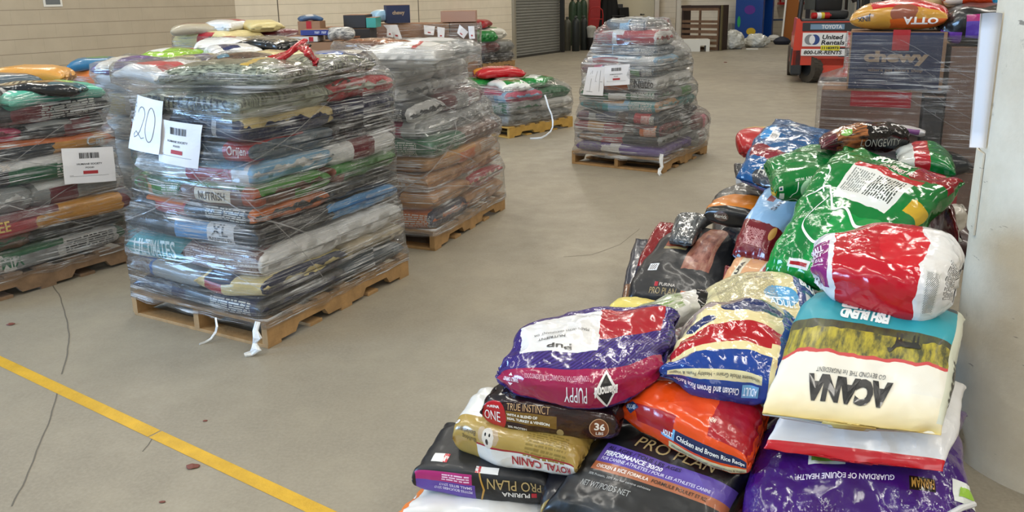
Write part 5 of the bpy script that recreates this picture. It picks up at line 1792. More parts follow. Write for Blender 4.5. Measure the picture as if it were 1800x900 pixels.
b = pb(None, 'white bag with floral and salad print behind the purple puppy bag', [
    ((1072, 575, .46), (1090, 600, .48), .06), ((1130, 548, .48), (1145, 580, .50), .10), ((1190, 530, .50), (1200, 560, .50), .10), ((1248, 515, .52), (1256, 540, .52), .05)],
    'd0cec8', [('~img', -1, 1, .3, .7, '6a8c3c', 'd0ccc0', 7), ('~r', -3, 3, .84, 1, '17181b'), ('~img', -1, 2, 0, .3, '3a2c50', 'c8c4c4', 8)], rough=.12, crinkle=1.2, wr=.01)
pb(None, 'foil bag with grey and pink waves behind the crumpled blue and cream bag', [
    ((1195, 600, .50), (1210, 625, .54), .06), ((1235, 560, .54), (1240, 590, .58), .08), ((1290, 530, .57), (1295, 560, .58), .05)], 'a89c9c', [('~img', -2, 2, 0, 1, '3a3c60', 'c0a8a4', 6)], rough=.12, crinkle=1.2)
# strip of white webbing at the bottom right corner
q = [P(1668, 905, .34), P(1690, 893, .35), P(1712, 886, .34)]
o = MB().tube([p - q[0] for p in q], .008, 8).build('plastic_strap', mat('white_strap', 'c8c8c8', .4), loc=q[0], smooth=True)
tag(o, 'short white plastic strap end at the bottom right by the column', 'strap')
# ------------------------------------------------------------------ column with a curled sheet
CX, CYY, CR = 2.04, 2.70, .38
M_col = NT('painted_column')
col_tc = M_col.n('ShaderNodeTexCoord').outputs['Object']
col_n = M_col.noise(col_tc, 2.2, 6, .65)
col_c = M_col.mix(M_col.ramp(col_n, .35, .7), hexc('dad2c0'), hexc('c4b9a4'))
col_c = M_col.mix(M_col.ramp(M_col.noise(col_tc, 7, 6, .75), .64, .72, 0, .5), col_c, hexc('7a6f60'))
col_mp = M_col.n('ShaderNodeMapping'); col_mp.inputs['Scale'].default_value = (3, 3, 14)
M_col.l(col_tc, col_mp.inputs['Vector'])
col_c = M_col.mix(M_col.ramp(M_col.noise(col_mp.outputs[0], 3, 3, .6), .69, .72, 0, .7), col_c, hexc('4c463e'))
M_col.l(col_c, M_col.b.inputs['Base Color'])
M_col.b.inputs['Roughness'].default_value = .6
M_col.bump(M_col.noise(col_tc, 24, 4, .6), .25, .01)
col_e = MB().lathe([(CR, 0), (CR, .7), (CR - .002, .72), (CR - .004, 3), (CR - .004, CEIL - .02)], seg=96).build('round_column', M_col.m, loc=(CX, CYY, 0), smooth=True)
tag(col_e, 'thick round off-white painted concrete column at the right edge', 'column')
# painted board collar peeling off the near side
def arcband(r0, r1, a0, a1, z0, z1, name, material, parent=None, n=14, wob=0.):
    vs, fs = [], []
    for k in range(n + 1):
        a = a0 + (a1 - a0) * k / n
        for r in (r0, r1):
            for z in (z0, z1):
                w_ = wob * noise.noise(Vector((a * 9, z * 3, r)))
                vs.append((math.cos(a) * (r + w_), math.sin(a) * (r + w_), z + w_))
    for k in range(n):
        a, b = 4 * k, 4 * k + 4
        fs += [(a + 2, b + 2, b + 3, a + 3), (a, a + 1, b + 1, b), (a + 1, a + 3, b + 3, b + 1), (a, b, b + 2, a + 2)]
    fs += [(0, 2, 3, 1), (4 * n, 4 * n + 1, 4 * n + 3, 4 * n + 2)]
    return link_mesh(name, vs, fs, material, parent)
arcband(CR, CR + .006, 2.3, 2.95, .84, 1.14, 'peeling_layer', M_col.m, col_e, wob=.006)
MB().cyl((CR * math.cos(4.28) , CR * math.sin(4.28), 1.08), ((CR + .004) * math.cos(4.28), (CR + .004) * math.sin(4.28), 1.08), .008, seg=12).build('bolt_hole', M_black, col_e)
# the sheet: taped at the top, its free edge curling to the left
vs, fs = [], []
prof = []
tl_, bl_ = PY(1724, 24, 2.80), PY(1704, 259, 2.80)
n1 = 12
for j in range(9):
    f = j / 8
    L_ = tl_.lerp(bl_, f)
    for i in range(n1 + 1):
        s_ = i / n1
        x = L_.x + (1.664 - L_.x) * s_
        y = L_.y + (2.768 - L_.y) * s_ - .018 * math.sin(PI * s_)
        vs.append((x, y, L_.z + .004 * math.sin(3 * s_)))
k_ = n1 + 1
base_ = Vector(vs[0])
top_ = [(Vector(v) - base_) for v in vs]
back_ = [v + Vector((0, .002, 0)) for v in top_]
allv = top_ + back_
m_ = len(top_)
for j in range(8):
    for i in range(n1):
        a = j * k_ + i
        fs.append((a, a + 1, a + k_ + 1, a + k_))
        fs.append((m_ + a, m_ + a + k_, m_ + a + k_ + 1, m_ + a + 1))
rim = list(range(k_)) + [j * k_ + n1 for j in range(1, 9)] + [8 * k_ + i for i in range(n1 - 1, -1, -1)] + [j * k_ for j in range(7, 0, -1)]
for p, q in zip(rim, rim[1:] + rim[:1]): fs.append((p, q, m_ + q, m_ + p))
o = link_mesh('paper_sheet', allv, fs, mat('curled_white_card', 'cfcfd2', .5), smooth=True, loc=base_)
tag(o, 'tall white card curling off the left side of the round column', 'paper')
# ------------------------------------------------------------------ cartons
M_card = mat('brown_cardboard', '9a7456', .75, noise_amt=.15, noise_scale=5, bump=.15, bump_scale=70)
M_cardk = mat('dusky_cardboard', '7d6355', .75, noise_amt=.2, noise_scale=4, bump=.15)
M_navybox = mat('navy_carton', '1e2a4c', .6, noise_amt=.1)
M_darkbox = mat('dark_carton', '2b2a2c', .6)
M_tape = mat('red_packing_tape', 'a81c28', .3, coat=.4)
M_logo = mat('carton_ink_tan', 'a08a70', .6)
M_edge = mat('carton_edge', '8c6c50', .8)


def carton(x, y, z, ang, w, d, h, label, body, name='cardboard_box', tape=None, edge=True, group=None, cat='box'):
    """x,y = near left bottom corner, local x across the front, local y back"""
    e = empty(name, (x, y, z), ang)
    tag(e, label, cat, group)
    MB().box((w / 2, d / 2, h / 2), (w, d, h - .004), bev=.004).build('carton_body', body, e)
    for s_ in (0, 1):
        MB().box((w / 2, d * (.25 + .5 * s_), h), (w - .002, d / 2 - .003, .004)).build('flap', body if not edge else M_card, e)
    if tape:
        MB().box((w / 2, d / 2, h + .004), (.06, d + .003, .003)).box((w / 2, -.0015, h - .05), (.06, .003, .1)).build('tape_strip', tape, e)
    return e


def on_front(e, txt, x, z, w, h, material, bold=.03, shear=0):
    flat_text(txt, material, (x, -.001, z), (1, 0, 0), (0, 0, 1), w, h, e, bold=bold, shear=shear)


# the boxed pallet behind the pile
bx = PY(1450, 155, 5.3)
KX, KY, KA = bx.x, 5.35, -.40
pallet(KX + .02, KY + .02, KA, 'wooden pallet under the cartons behind the pile')
GC = 'cartons on the pallet behind the pile'
lowz = .14
ck = lambda r, l: (KX + math.cos(KA) * r - math.sin(KA) * l, KY + math.sin(KA) * r + math.cos(KA) * l)
z_mid = PY(1500, 155, 5.35).z
z_top = PY(1482, 57, 5.35).z
e1 = carton(*ck(0, 0), lowz, KA, .62, .5, .42, 'brown carton at the bottom left behind the pile', M_cardk, group=GC)
e2 = carton(*ck(.62, 0), lowz, KA, .64, .5, .42, 'brown carton at the bottom right behind the pile with red tape patch', M_cardk, group=GC)
e3 = carton(*ck(0, .0), lowz + .425, KA, .60, .5, z_mid - lowz - .43, 'brown carton with a broad red tape band, directly under the navy carton', M_cardk, group=GC)
MB().box((.36, -.002, z_mid - lowz - .43 - .055), (.36, .004, .10)).build('tape_strip', M_tape, e3)
e4 = carton(*ck(.15, .03), z_mid + .003, KA, .56, .42, z_top - z_mid, 'navy blue carton lettered chewy on top of the cartons behind the pile', M_navybox, name='shipping_carton', group=GC)
hb = z_top - z_mid
on_front(e4, 'chewy', .09, hb * .42, .38, hb * .26, M_logo, bold=.05)
on_front(e4, 'where pet lovers shop', .12, hb * .30, .32, hb * .07, M_logo, bold=0)
MB().box((.30, -.002, hb - .05), (.10, .004, .13)).build('tape_strip', M_tape, e4)
MB().box((.55, -.001, hb / 2), (.02, .003, hb)).build('carton_edge', M_edge, e4)
MB().box((.004, -.001, hb / 2), (.01, .003, hb)).build('carton_edge', M_edge, e4)
e5 = carton(*ck(.74, .02), lowz + .425, KA, .52, .6, PY(1640, 84, 4.98).z - lowz - .43, 'tall plain brown carton right of the navy carton, behind the column', M_cardk, group=GC)
e6 = carton(*ck(.615, .0), lowz + .425, KA, .115, .4, z_mid - lowz - .46, 'narrow dark carton squeezed between the brown cartons', M_darkbox, group=GC)
MB().box((.20, -.002, .22), (.085, .004, .16)).build('tape_strip', M_tape, e2)
# pouch of treats held under the film on the front
lb = loose((ck(.42, -.055)[0], ck(.42, -.055)[1]), 0, .84, .10, .42, .04, KA, ('dcdadc', [('~r', -2, 3, 0, .38, 'a81420'), ('r', 1.0, 2, .45, .9, '7a4a80'), ('r', -3, 3, .08, .2, 'e8e8e8')], []), 'red and white pouch trapped under the film on the front of the brown cartons', None, res=(28, 18), name='treat_pouch')
pts_ = []
for (r, l) in ((-.01, -.01), (1.26, -.01), (1.26, .62), (-.01, .62)):
    for z in np.arange(.14, z_mid + .02, .02): pts_.append((*ck(r, l), z))
for (r, l) in ((.14, -.01), (1.27, .0), (1.27, .62), (.14, .62)):
    for z in np.arange(z_mid, z_top + .01, .02): pts_.append((*ck(r, l), z))
pts_ += [(a + .003 * (i % 3), b_ + .002 * (i % 2), z) for i, (a, b_, z) in enumerate(pts_)]
pts_ += [(a - .003 * (i % 3), b_ + .003 * (i % 2), z + .01) for i, (a, b_, z) in enumerate(pts_)]
fk = Film(np.array(pts_), .14, z_top - .01, 'clear stretch wrap round the cartons behind the pile', seed=40., material=M_film_light, rough=.003, top_in=False, nd=160, out=.012)
for a0, z0_, a1, z1_ in ((3.6, 1.35, 5.6, .9), (3.7, 1.25, 5.6, .75), (3.7, 1.1, 5.5, .7), (3.8, 1.4, 5.5, 1.05), (3.6, .8, 5.4, .55)):
    fk.strand(a0, z0_, a1, z1_, .008)
# bags on top of the cartons
def KP(r, l, z): return (*ck(r, l), z)
z5 = PY(1640, 84, 4.98).z
b = Bag('pet_food_bag', 'gold and red tuna cat food bag on top of the navy carton', [
    (KP(.15, .34, z_top + .08), KP(.14, .10, z_top + .07), .10), (KP(.26, .40, z_top + .10), KP(.28, .03, z_top + .09), .17), (KP(.46, .42, z_top + .12), KP(.48, .02, z_top + .10), .19), (KP(.72, .40, z_top + .11), KP(.70, .02, z_top + .09), .17)],
    'c08a34', [('~r', -.6, 1.15, .32, 1, 'b0141c'), ('~r', -2, -.5, .3, 1, 'd0a02c'), ('~e', 1.35, .62, .35, .12, '8a4a34'), ('~r', 1.55, 2, .5, 1, 'c0561c')], group='bags on the cartons behind the pile', rough=.25, crinkle=.7, p0=4, p1=4, n=2.8)
b.text('JINX', (1.3, 1.6, .14, .30), 270, '1c1a18', bold=.02)
b.text('OTTA', (1.5, 1.75, .62, .9), 270, 'f0e8e0', bold=.04)
b = Bag('pet_food_bag', 'black cat food bag with magenta and purple bands lying on the tall carton', [
    (KP(.66, .34, z5 + .13), KP(.68, .06, z5 + .10), .14), (KP(.78, .42, z5 + .14), KP(.80, .00, z5 + .11), .24), (KP(1.0, .42, z5 + .14), KP(1.02, .0, z5 + .11), .25), (KP(1.30, .40, z5 + .13), KP(1.30, .0, z5 + .11), .22)],
    '18181a', [('r', 1.15, 1.32, .34, 1, 'a02468'), ('r', 1.32, 1.75, .34, 1, '553a96'), ('~r', 1.6, 2.4, 0, .3, '6a3a96'), ('~r', -1, .3, .2, 1, '26262a')], group='bags on the cartons behind the pile', rough=.28, p0=4, p1=6, n=3.2, crinkle=.8, wr=.012)
b.text('CAT FOOD', (1.45, 1.57, .6, .85), 270, 'c8b8e0', bold=.02)
for (r, l, dz_, w_, l_, T_, rz_, base, shp, lab) in (
        (.86, .50, .30, .3, .36, .13, -.3, 'c8401c', [('~r', -1, 2, 0, .3, 'd8d0c8')], 'orange and white bag at the back of the heap on the cartons'),
        (1.16, .48, .29, .28, .34, .12, -.5, '3a94b4', [('txt', -1, 2, .1, .9, 'd8e8f0', 't', .1)], 'sky blue bag behind the black bag on the cartons'),
        (.66, .56, .28, .28, .3, .14, -.1, '5aa4c4', [('~r', .5, 2, 0, 1, 'c8b890')], 'light blue and tan bag at the left of the heap behind the cartons')):
    loose(ck(r, l), 0, z5 + dz_, w_, l_, T_, rz_, (base, shp, []), lab, 'bags on the cartons behind the pile', rough=.22)

# ---- cartons in front of the left wall
GW = 'cartons in front of the left wall'
def cart_px(u0, v0, u1, v1, y, d, ang, label, body, tape=None, name='cardboard_box', rest=0.):
    a, b_ = PY(u0, v0, y), PY(u1, v0, y)
    c = PY(u0, v1, y)
    return carton(a.x, y, c.z, ang, (b_ - a).length, d, a.z - c.z, label, body, tape=tape, group=GW, name=name), (b_ - a).length, a.z - c.z
def wallpal(u, y, label, h=.14, n=1):
    a = PY(u, 50, y)
    return pallet(a.x, y - .02, .0, label, wood=M_wood2)
YW = 9.3
px_ = PY(512, 50, YW)
pallet(px_.x - .15, YW, 0.05, 'wooden pallet hidden under the mixed cartons by the left wall', wood=M_wood2)
e, w_, h_ = cart_px(500, 76, 612, 140, YW, .8, 0, 'large brown carton under the mixed small cartons by the left wall', M_card)
zt = PY(500, 76, YW).z
carton(e.location.x, YW, PH, 0, w_, .8, e.location.z - PH, 'brown carton at the bottom of the mixed cartons by the left wall', M_card, group=GW)
e, w_, h_ = cart_px(505, 51, 557, 61, YW + .02, .4, 0, 'flat white carton with a red sticker among the cartons by the left wall', mat('white_carton', 'cfcac0', .6))
e.location.z = zt + .008
MB().box((w_ * .78, -.002, h_ * .5), (.05, .004, h_ * .8)).build('sticker', M_tape, e)
zz = e.location.z + h_ + .008
e, w_, h_ = cart_px(527, 40, 576, 50, YW + .04, .3, 0, 'flat blue and pink carton on the white carton by the left wall', mat('blue_carton', '303a7c', .5))
e.location.z = zz
on_front(e, '7337', w_ * .5, h_ * .3, w_ * .18, h_ * .4, mat('carton_white_ink', 'd8d8e0', .5))
on_front(e, '7337', w_ * .75, h_ * .3, w_ * .18, h_ * .4, mat('carton_white_ink', 'd8d8e0', .5))
carton(PY(511, 50, YW).x, YW + .32, zz, 0, .26, .3, .15, 'small brown carton with red tape behind the blue carton by the left wall', M_card, tape=M_tape, group=GW)
loose((PY(528, 33, YW).x, YW + .47), 0, zz + .19, .2, .26, .07, .4, ('3a5a7c', [('~r', -1, 1, .3, .6, 'c8c8c8')], []), 'blue and white pouch on the small brown carton by the left wall', None, res=(20, 12))
loose((PY(592, 60, YW).x, YW + .2), 0, zt + .09, .28, .3, .15, .3, ('d0ccc4', [('~img', -1, 2, 0, 1, 'c8c4bc', '5a5a5a', 6)], []), 'white spotted bag right of the flat cartons by the left wall', None, res=(24, 14))
# dark cartons
YD = 9.9
e, w_, h_ = cart_px(601, 51, 650, 78, YD, .5, 0, 'dark carton lettered chewy, lower of the two dark cartons', M_darkbox)
on_front(e, 'chewy', w_ * .25, h_ * .35, w_ * .4, h_ * .25, mat('carton_ink_rust', '8a5a3c', .6), bold=.04)
dz0 = e.location.z
zc_ = dz0
carton(e.location.x - .1, YD, PH, 0, w_ + .2, .7, dz0 - PH - .004, 'big brown carton under the dark cartons', M_card, group=GW)
pallet(e.location.x - .3, YD, 0.02, 'wooden pallet hidden under the dark cartons', wood=M_wood2)
e, w_, h_ = cart_px(603, 27, 642, 50, YD, .5, 0, 'black carton stacked on the dark chewy carton', M_darkbox)
e.location.z = dz0 + PY(601, 51, YD).z - PY(601, 78, YD).z + .008
e, w_, h_ = cart_px(643, 28, 660, 46, YD - .01, .4, 0, 'teal carton under loose film right of the black carton', mat('teal_carton', '3f9a90', .5))
e.location.z = dz0 + PY(601, 51, YD).z - PY(601, 78, YD).z + .008
e, w_, h_ = cart_px(560, 34, 601, 60, YD + .1, .5, 0, 'grey brown carton left of the black carton', mat('greybrown_carton', '5a5048', .7))
e.location.z = dz0 + .02
carton(e.location.x, YD + .1, PH, 0, w_, .5, dz0 + .01 - PH, 'brown carton under the grey brown carton', M_card, group=GW)
# brown cartons with sheets
YB = 10.6
xa = PY(652, 50, YB).x
xe = PY(836, 50, YB).x
pallet(xa - .2, YB, 0.0, 'wooden pallet hidden under the wrapped brown cartons, left one', wood=M_wood2)
pallet(xe - 1.22, YB + .06, 0.0, 'wooden pallet hidden under the wrapped brown cartons, right one', wood=M_wood2)
zt1 = PY(700, 42, YB).z
n_ = 3
wq = (xe - xa) / 4
boxes_pts = []
names_ = ('leftmost', 'second from the left', 'third from the left', 'rightmost')
for i in range(4):
    z = PH
    for j in range(3):
        hh = (zt1 - PH) / 3
        body = (M_card, M_cardk, mat('pinkish_carton', 'a88472', .7), M_card)[(i + j) % 4]
        carton(xa + i * wq, YB + .1 * (i % 2), z, 0, wq - .01, .6, hh - .006, 'wrapped brown carton, %s in the %s row by the left wall' % (names_[i], ('bottom', 'middle', 'top')[j]), body, group=GW)
        z += hh
zt2 = PY(800, 18, YB).z
carton(xe - wq * 1.35, YB + .12, zt1 + .006, 0, wq * 1.35, .5, zt2 - zt1 - .02, 'wide pinkish carton on top of the right end of the wrapped cartons', mat('pinkish_carton', 'a88472', .7), group=GW)
loose((PY(665, 38, YB).x + .05, YB + .3), 0, zt1 + .10, .3, .36, .16, .5, ('9cc0d4', [('~r', -.5, .5, .2, .7, 'd8d8d4')], []), 'pale blue bag heaped on the wrapped cartons left of the open navy carton', None, res=(20, 12), crinkle=1.2)
ba = PY(680, 31, YB)
e = carton(ba.x, YB + .02, zt1 + .006, .28, .30, .28, PY(690, 10, YB).z - zt1, 'open navy carton lettered chewy on both sides on top of the wrapped cartons', M_navybox, name='shipping_carton', group=GW)
hh = PY(690, 10, YB).z - zt1
on_front(e, 'chewy', .07, hh * .42, .16, hh * .28, M_logo, bold=.05)
flat_text('chewy', M_logo, (.301, .06, hh * .42), (0, 1, 0), (0, 0, 1), .16, hh * .28, e, bold=.05)
MB().box((.302, .14, hh * .3), (.004, .06, .1)).build('tape_strip', M_tape, e)
pts_ = []
for (x, y) in ((xa - .02, YB - .01), (xe + .02, YB - .01), (xe + .02, YB + .75), (xa - .02, YB + .75)):
    for z in np.arange(.14, zt1 + .03, .02):
        for q in range(3): pts_.append((x + .004 * q, y + .003 * q, z))
fw = Film(np.array(pts_), .2, zt1 + .01, 'long stretch wrap round the brown cartons by the left wall', seed=50., material=M_film, nd=160, top_in=False, rough=.02)
for (cp, lab) in (([(682, 44), (694, 45), (693, 66), (682, 64)], 'leftmost small white sheet on the wrapped cartons by the left wall'),
                  ([(695, 43), (708, 43), (709, 69), (697, 69)], 'second small white sheet on the wrapped cartons by the left wall'),
                  ([(745, 44), (764, 46), (762, 62), (746, 60)], 'third small white sheet on the wrapped cartons by the left wall'),
                  ([(768, 47), (781, 49), (780, 68), (769, 68)], 'fourth small white sheet on the wrapped cartons by the left wall'),
                  ([(806, 43), (821, 56), (813, 68), (802, 58)], 'tilted small white sheet near the right end of the wrapped cartons'),
                  ([(821, 46), (832, 46), (833, 68), (823, 68)], 'rightmost small white sheet on the wrapped cartons')):
    sheet(fw, cp, 10.6, lab, (lambda put: put(np.array([(0, 0), (1, 0), (1, 1), (0, 1)]), [(0, 1, 2, 3)], (.35, .65, .2, .32), mat('red_sticker', 'b03a3e', .5), 'red_sticker', (2, 2))), n=4)

# ------------------------------------------------------------------ back of the hall
def at_floor(u, v): return P(u, v, 0)
M_cyl_green = mat('cylinder_green', '2f4a34', .45, noise_amt=.3, noise_scale=6)
M_cyl_grey = mat('cylinder_grey', '55554a', .5, noise_amt=.3, noise_scale=6)
M_cyl_dark = mat('cylinder_black', '1d2422', .5, noise_amt=.3, noise_scale=6)
def cylinder(x, y, h, r, body, label):
    e = empty('gas_cylinder', (x, y, 0))
    tag(e, label, 'gas cylinder', 'gas cylinders by the roller door')
    MB().lathe([(r * .9, 0), (r, .02), (r, h * .84), (r * .85, h * .91), (r * .5, h * .955), (r * .3, h * .965), (r * .3, h * .975)], seg=24).build('tank', body, e, smooth=True)
    MB().lathe([(.045, h * .975), (.05, h * .98), (.05, h * 1.02), (.03, h * 1.04)], seg=12).build('valve_cap', mat('cap_steel', '4a4c48', .4, metal=.4), e, smooth=True)
for (u, v, h, r, body, lab) in (
        (997, 89, 1.02, .12, M_cyl_grey, 'short olive grey gas cylinder leftmost beside the roller door'),
        (1012, 90, 1.05, .125, M_cyl_dark, 'short stained dark gas cylinder in front of the green ones'),
        (1006, 80, 1.58, .13, M_cyl_green, 'tall green gas cylinder behind the short olive one'),
        (1016, 79, 1.56, .12, M_cyl_green, 'tall green gas cylinder behind the stained dark one'),
        (1025, 77, 1.62, .14, M_cyl_green, 'tall green gas cylinder rightmost and rearmost of the group'),
        (1026, 88, 1.05, .12, M_cyl_dark, 'short black gas cylinder with a flat top beside the white bucket')):
    p = at_floor(u, v)
    cylinder(p.x, p.y, h, r, body, lab)
# white bucket with clutter
p = at_floor(1039, 88)
e = empty('plastic_bucket', p)
tag(e, 'black tub topped by a white paint bucket beside the gas cylinders', 'bucket')
MB().lathe([(.13, 0), (.16, .36), (.165, .38), (.165, .40), (.0, .40)], seg=24).build('tub', M_black, e, smooth=True)
MB().lathe([(.12, .40), (.15, .66), (.16, .68), (.16, .72), (.10, .76), (.02, .78)], seg=24).build('bucket', mat('bucket_white', 'bdbcb4', .4, noise_amt=.3), e, smooth=True)
# red hand truck
p = at_floor(1047, 80)
e = empty('hand_truck', p)
tag(e, 'red hand truck with a hooped handle behind the white bucket', 'hand truck')
M_red = mat('red_enamel', 'a81a1c', .35)
MB().tube([(-.24, 0, .15), (-.24, 0, 1.05), (-.22, 0, 1.2), (-.12, 0, 1.3), (.12, 0, 1.3), (.22, 0, 1.2), (.24, 0, 1.05), (.24, 0, .15)], .02).tube([(-.24, 0, .5), (.24, 0, .5)], .016).tube([(-.24, 0, .9), (.24, 0, .9)], .016).build('frame', M_red, e, smooth=True)
MB().box((0, -.12, .03), (.46, .26, .012)).build('toe_plate', M_red, e)
for s_ in (-1, 1): MB().cyl((s_ * .26, .06, .13), (s_ * .32, .06, .13), .13, seg=24).build('wheel', M_black, e)
p = at_floor(1044, 74)
o = MB().box((0, 0, .82), (.42, .5, 1.64), bev=.02).box((0, -.255, 1.2), (.36, .015, .5)).box((.12, -.27, 1.2), (.02, .02, .2)).build('tool_cabinet', M_red, loc=p)
tag(o, 'tall red tool cabinet standing behind the red hand truck', 'cabinet')
for k, (u, w_, lab) in enumerate(((1049, .12, 'left one of two light timber boards leaning behind the hand truck'), (1057, .14, 'right one of two light timber boards leaning behind the hand truck'))):
    p = at_floor(u, 74)
    o = MB().box((0, 0, .85), (w_, .04, 1.7), ry=.02 * (k * 2 - 1)).build('timber_board', mat('raw_timber', 'b08c5c', .7, noise_amt=.2), loc=p)
    tag(o, lab, 'board')
# brown reel / machinery between bucket and dark fabric
p = at_floor(1046, 84)
e = empty('cable_reel', p)
tag(e, 'brown cable reel standing between the bucket and the dark sheet', 'reel')
for s_ in (-.1, .1): MB().cyl((s_ - .012, 0, .36), (s_ + .012, 0, .36), .34, seg=28).build('flange', mat('reel_brown', '3a2420', .6), e)
MB().cyl((-.1, 0, .36), (.1, 0, .36), .16, seg=20).build('drum', M_black, e)
# black draped thing
p = at_floor(1070, 74)
b_ = bmesh.new()
prof_ = [(.34, 0), (.36, .3), (.33, .7), (.27, 1.1), (.22, 1.5), (.2, 1.8), (.17, 2.1), (.02, 2.2)]
rg = []
for r, z in prof_:
    rg.append([b_.verts.new((r * (1 + .12 * math.sin(7 * k * PI / 16)) * math.cos(k * PI / 16) * 1.25, r * (1 + .12 * math.sin(7 * k * PI / 16)) * math.sin(k * PI / 16) * .7, z)) for k in range(32)])
for A, B in zip(rg, rg[1:]):
    for k in range(32): b_.faces.new((A[k], A[(k + 1) % 32], B[(k + 1) % 32], B[k]))
me = bpy.data.meshes.new('draped_machine'); b_.to_mesh(me); b_.free(); me.materials.append(mat('black_cloth', '0c0c0d', .8))
o = bpy.data.objects.new('draped_machine', me); COL.objects.link(o); o.location = p
tag(o, 'tall machine draped in black cloth at the back of the hall', 'draped machine')
# stacked black chairs
for k in range(4):
    p = at_floor(1085, 74)
    z = k * .17
    e = empty('stacking_chair', (p.x, p.y, z))
    tag(e, 'black plastic stacking chair, %s of the stack beside the draped machine' % ('lowest', 'second', 'third', 'topmost')[k], 'chair', 'stacked black chairs')
    MB().box((0, 0, .44), (.46, .44, .05), bev=.02).build('seat', M_black, e)
    MB().box((0, .2, .70), (.44, .04, .34), rx=-.15, bev=.02).build('backrest', M_black, e)
    for sx in (-.2, .2):
        for sy in (-.19, .19):
            MB().cyl((sx * 1.1, sy * 1.1, 0), (sx, sy, .43), .014, seg=8).build('leg', mat('chair_steel', '8c8c8c', .3, metal=.8), e)
p = at_floor(1098, 72) - Vector((0, .9, 0))
e = empty('office_chair', p, .6)
tag(e, 'black office chair with a blue patch right of the stacked chairs', 'chair')
MB().box((0, 0, .5), (.5, .5, .1), bev=.03).build('seat', M_black, e)
MB().box((0, .24, .95), (.46, .08, .62), rx=-.1, bev=.03).build('backrest', M_black, e)
MB().cyl((0, 0, .1), (0, 0, .46), .03).build('gas_lift', M_black, e)
for k in range(5):
    a = k * 2 * PI / 5
    MB().box((.16 * math.cos(a), .16 * math.sin(a), .09), (.32, .05, .04), rz=a).build('foot', M_black, e)
# door and jambs in the far wall
o = MB().box((0, 0, 1.1), (1.9, .06, 2.2)).build('door_2', mat('cream_door', 'd2c9ae', .5), loc=(PY(1112, 30, 31.1).x, 31.08, 0))
tag(o, kind='structure')
MB().cyl((.3, -.05, .98), (.3, -.09, .98), .03).box((.36, -.08, .98), (.14, .03, .03)).build('door_handle', M_black, o)
p = at_floor(1142, 70)
e = empty('easel', p)
tag(e, 'dark leaning folding stand in front of the cream door', 'stand')
MB().tube([(-.28, 0, 0), (.05, .05, 1.9)], .03).tube([(.3, 0, 0), (.0, .05, 1.9)], .03).tube([(0, .4, 0), (0, .06, 1.7)], .025).build('legs', M_black, e)
MB().box((0, -.02, .75), (.5, .05, .04)).build('ledge', M_black, e)
p = at_floor(1146, 70)
o = MB().box((.12, .3, .55), (.55, .03, 1.1), rx=-.12, bev=.004).build('plywood_panel', mat('plywood', '9a7a54', .7, noise_amt=.2), loc=(p.x, p.y + .5, 0))
tag(o, 'brown panel leaning against the back wall behind the folding stand', 'panel')
e = empty('red_toolbox', (p.x + .16, p.y - 1.0, 0))
tag(e, 'red chest on a stand right behind the stack marked 14', 'chest')
MB().box((0, 0, .75), (.5, .34, .2), bev=.01).build('chest_body', M_red, e)
for sx in (-.2, .2):
    for sy in (-.12, .12): MB().box((sx, sy, .325), (.04, .04, .65)).build('leg', M_black, e)
# white posts framing the shelving bay
for (u0, u1, lab) in ((1149, 1157, 'white post left of the black shelving rack'), (1187, 1194, 'white post right of the black shelving rack')):
    a, c = at_floor(u0, 72), at_floor(u1, 72)
    o = MB().box((0, 0, CEIL / 2 - .01), ((c - a).length, .16, CEIL - .03), bev=.01).build('wall_post', mat('white_post', 'cfc8ba', .6), loc=((a.x + c.x) / 2, a.y, 0))
    tag(o, lab, 'post')
# rack with black rods
p = at_floor(1174, 70)
e = empty('wire_rack', p)
tag(e, 'black wire rack with tools between the white posts', 'rack')
for sx in (-.26, 0, .26):
    for sy in (-.15, .15): MB().cyl((sx, sy, 0), (sx, sy, 1.95), .022, seg=8).build('upright', M_black, e)
for z in (.15, .55, .95, 1.35, 1.75): MB().box((0, 0, z), (.56, .34, .03)).box((0, -.16, z + .08), (.56, .02, .02)).build('shelf', M_black, e)
o = MB().box((0, 0, .1), (.34, .2, .2), bev=.01).box((0, 0, .22), (.2, .03, .04)).build('tool_case', M_red, loc=(p.x, p.y - .02, .965))
tag(o, 'small red case on the middle shelf of the black wire rack', 'case')
o = MB().box((0, 0, .09), (.4, .2, .18), bev=.01).build('storage_bin', mat('bin_grey', 'a8a8a4', .5), loc=(p.x, p.y - .02, 1.365))
tag(o, 'grey bin on an upper shelf of the black wire rack', 'bin')
# crate made of pallets standing on edge
M_oldwood = mat('weathered_slats', '7a5c44', .8, noise_amt=.35, noise_scale=6, bump=.3)
M_oldwood_d = mat('dark_slats', '3c2a22', .8, noise_amt=.3, noise_scale=6)
a, c = at_floor(1197, 87), at_floor(1262, 89)
cw = (c - a).length
ch = PY(1230, 9, a.y).z
e = empty('slatted_crate', (a.x, a.y, 0), math.atan2(c.y - a.y, c.x - a.x))
tag(e, 'weathered slatted wooden crate taller than wide, behind the white foam block', 'crate')
for z, hh in ((.06, .1), (.24, .1), (.42, .12), (.60, .1), (.78, .12), (1.34, .12), (.93, .08)):
    MB().box((cw / 2, -.02, z * ch / 1.45), (cw - .04, .025, hh * ch / 1.45)).build('slat', M_oldwood, e)
MB().box((cw / 2, 0, ch - .04), (cw + .04, .08, .08)).build('top_rail', M_oldwood_d, e)
for x in (.03, cw * .48, cw - .03): MB().box((x, .03, ch / 2 - .02), (.05, .07, ch - .06)).build('post', M_oldwood_d if x < .1 else M_oldwood, e)
for x in (.0, cw + .02): MB().box((x, .28, ch / 2), (.06, .5, ch)).build('side_panel', M_oldwood_d, e)
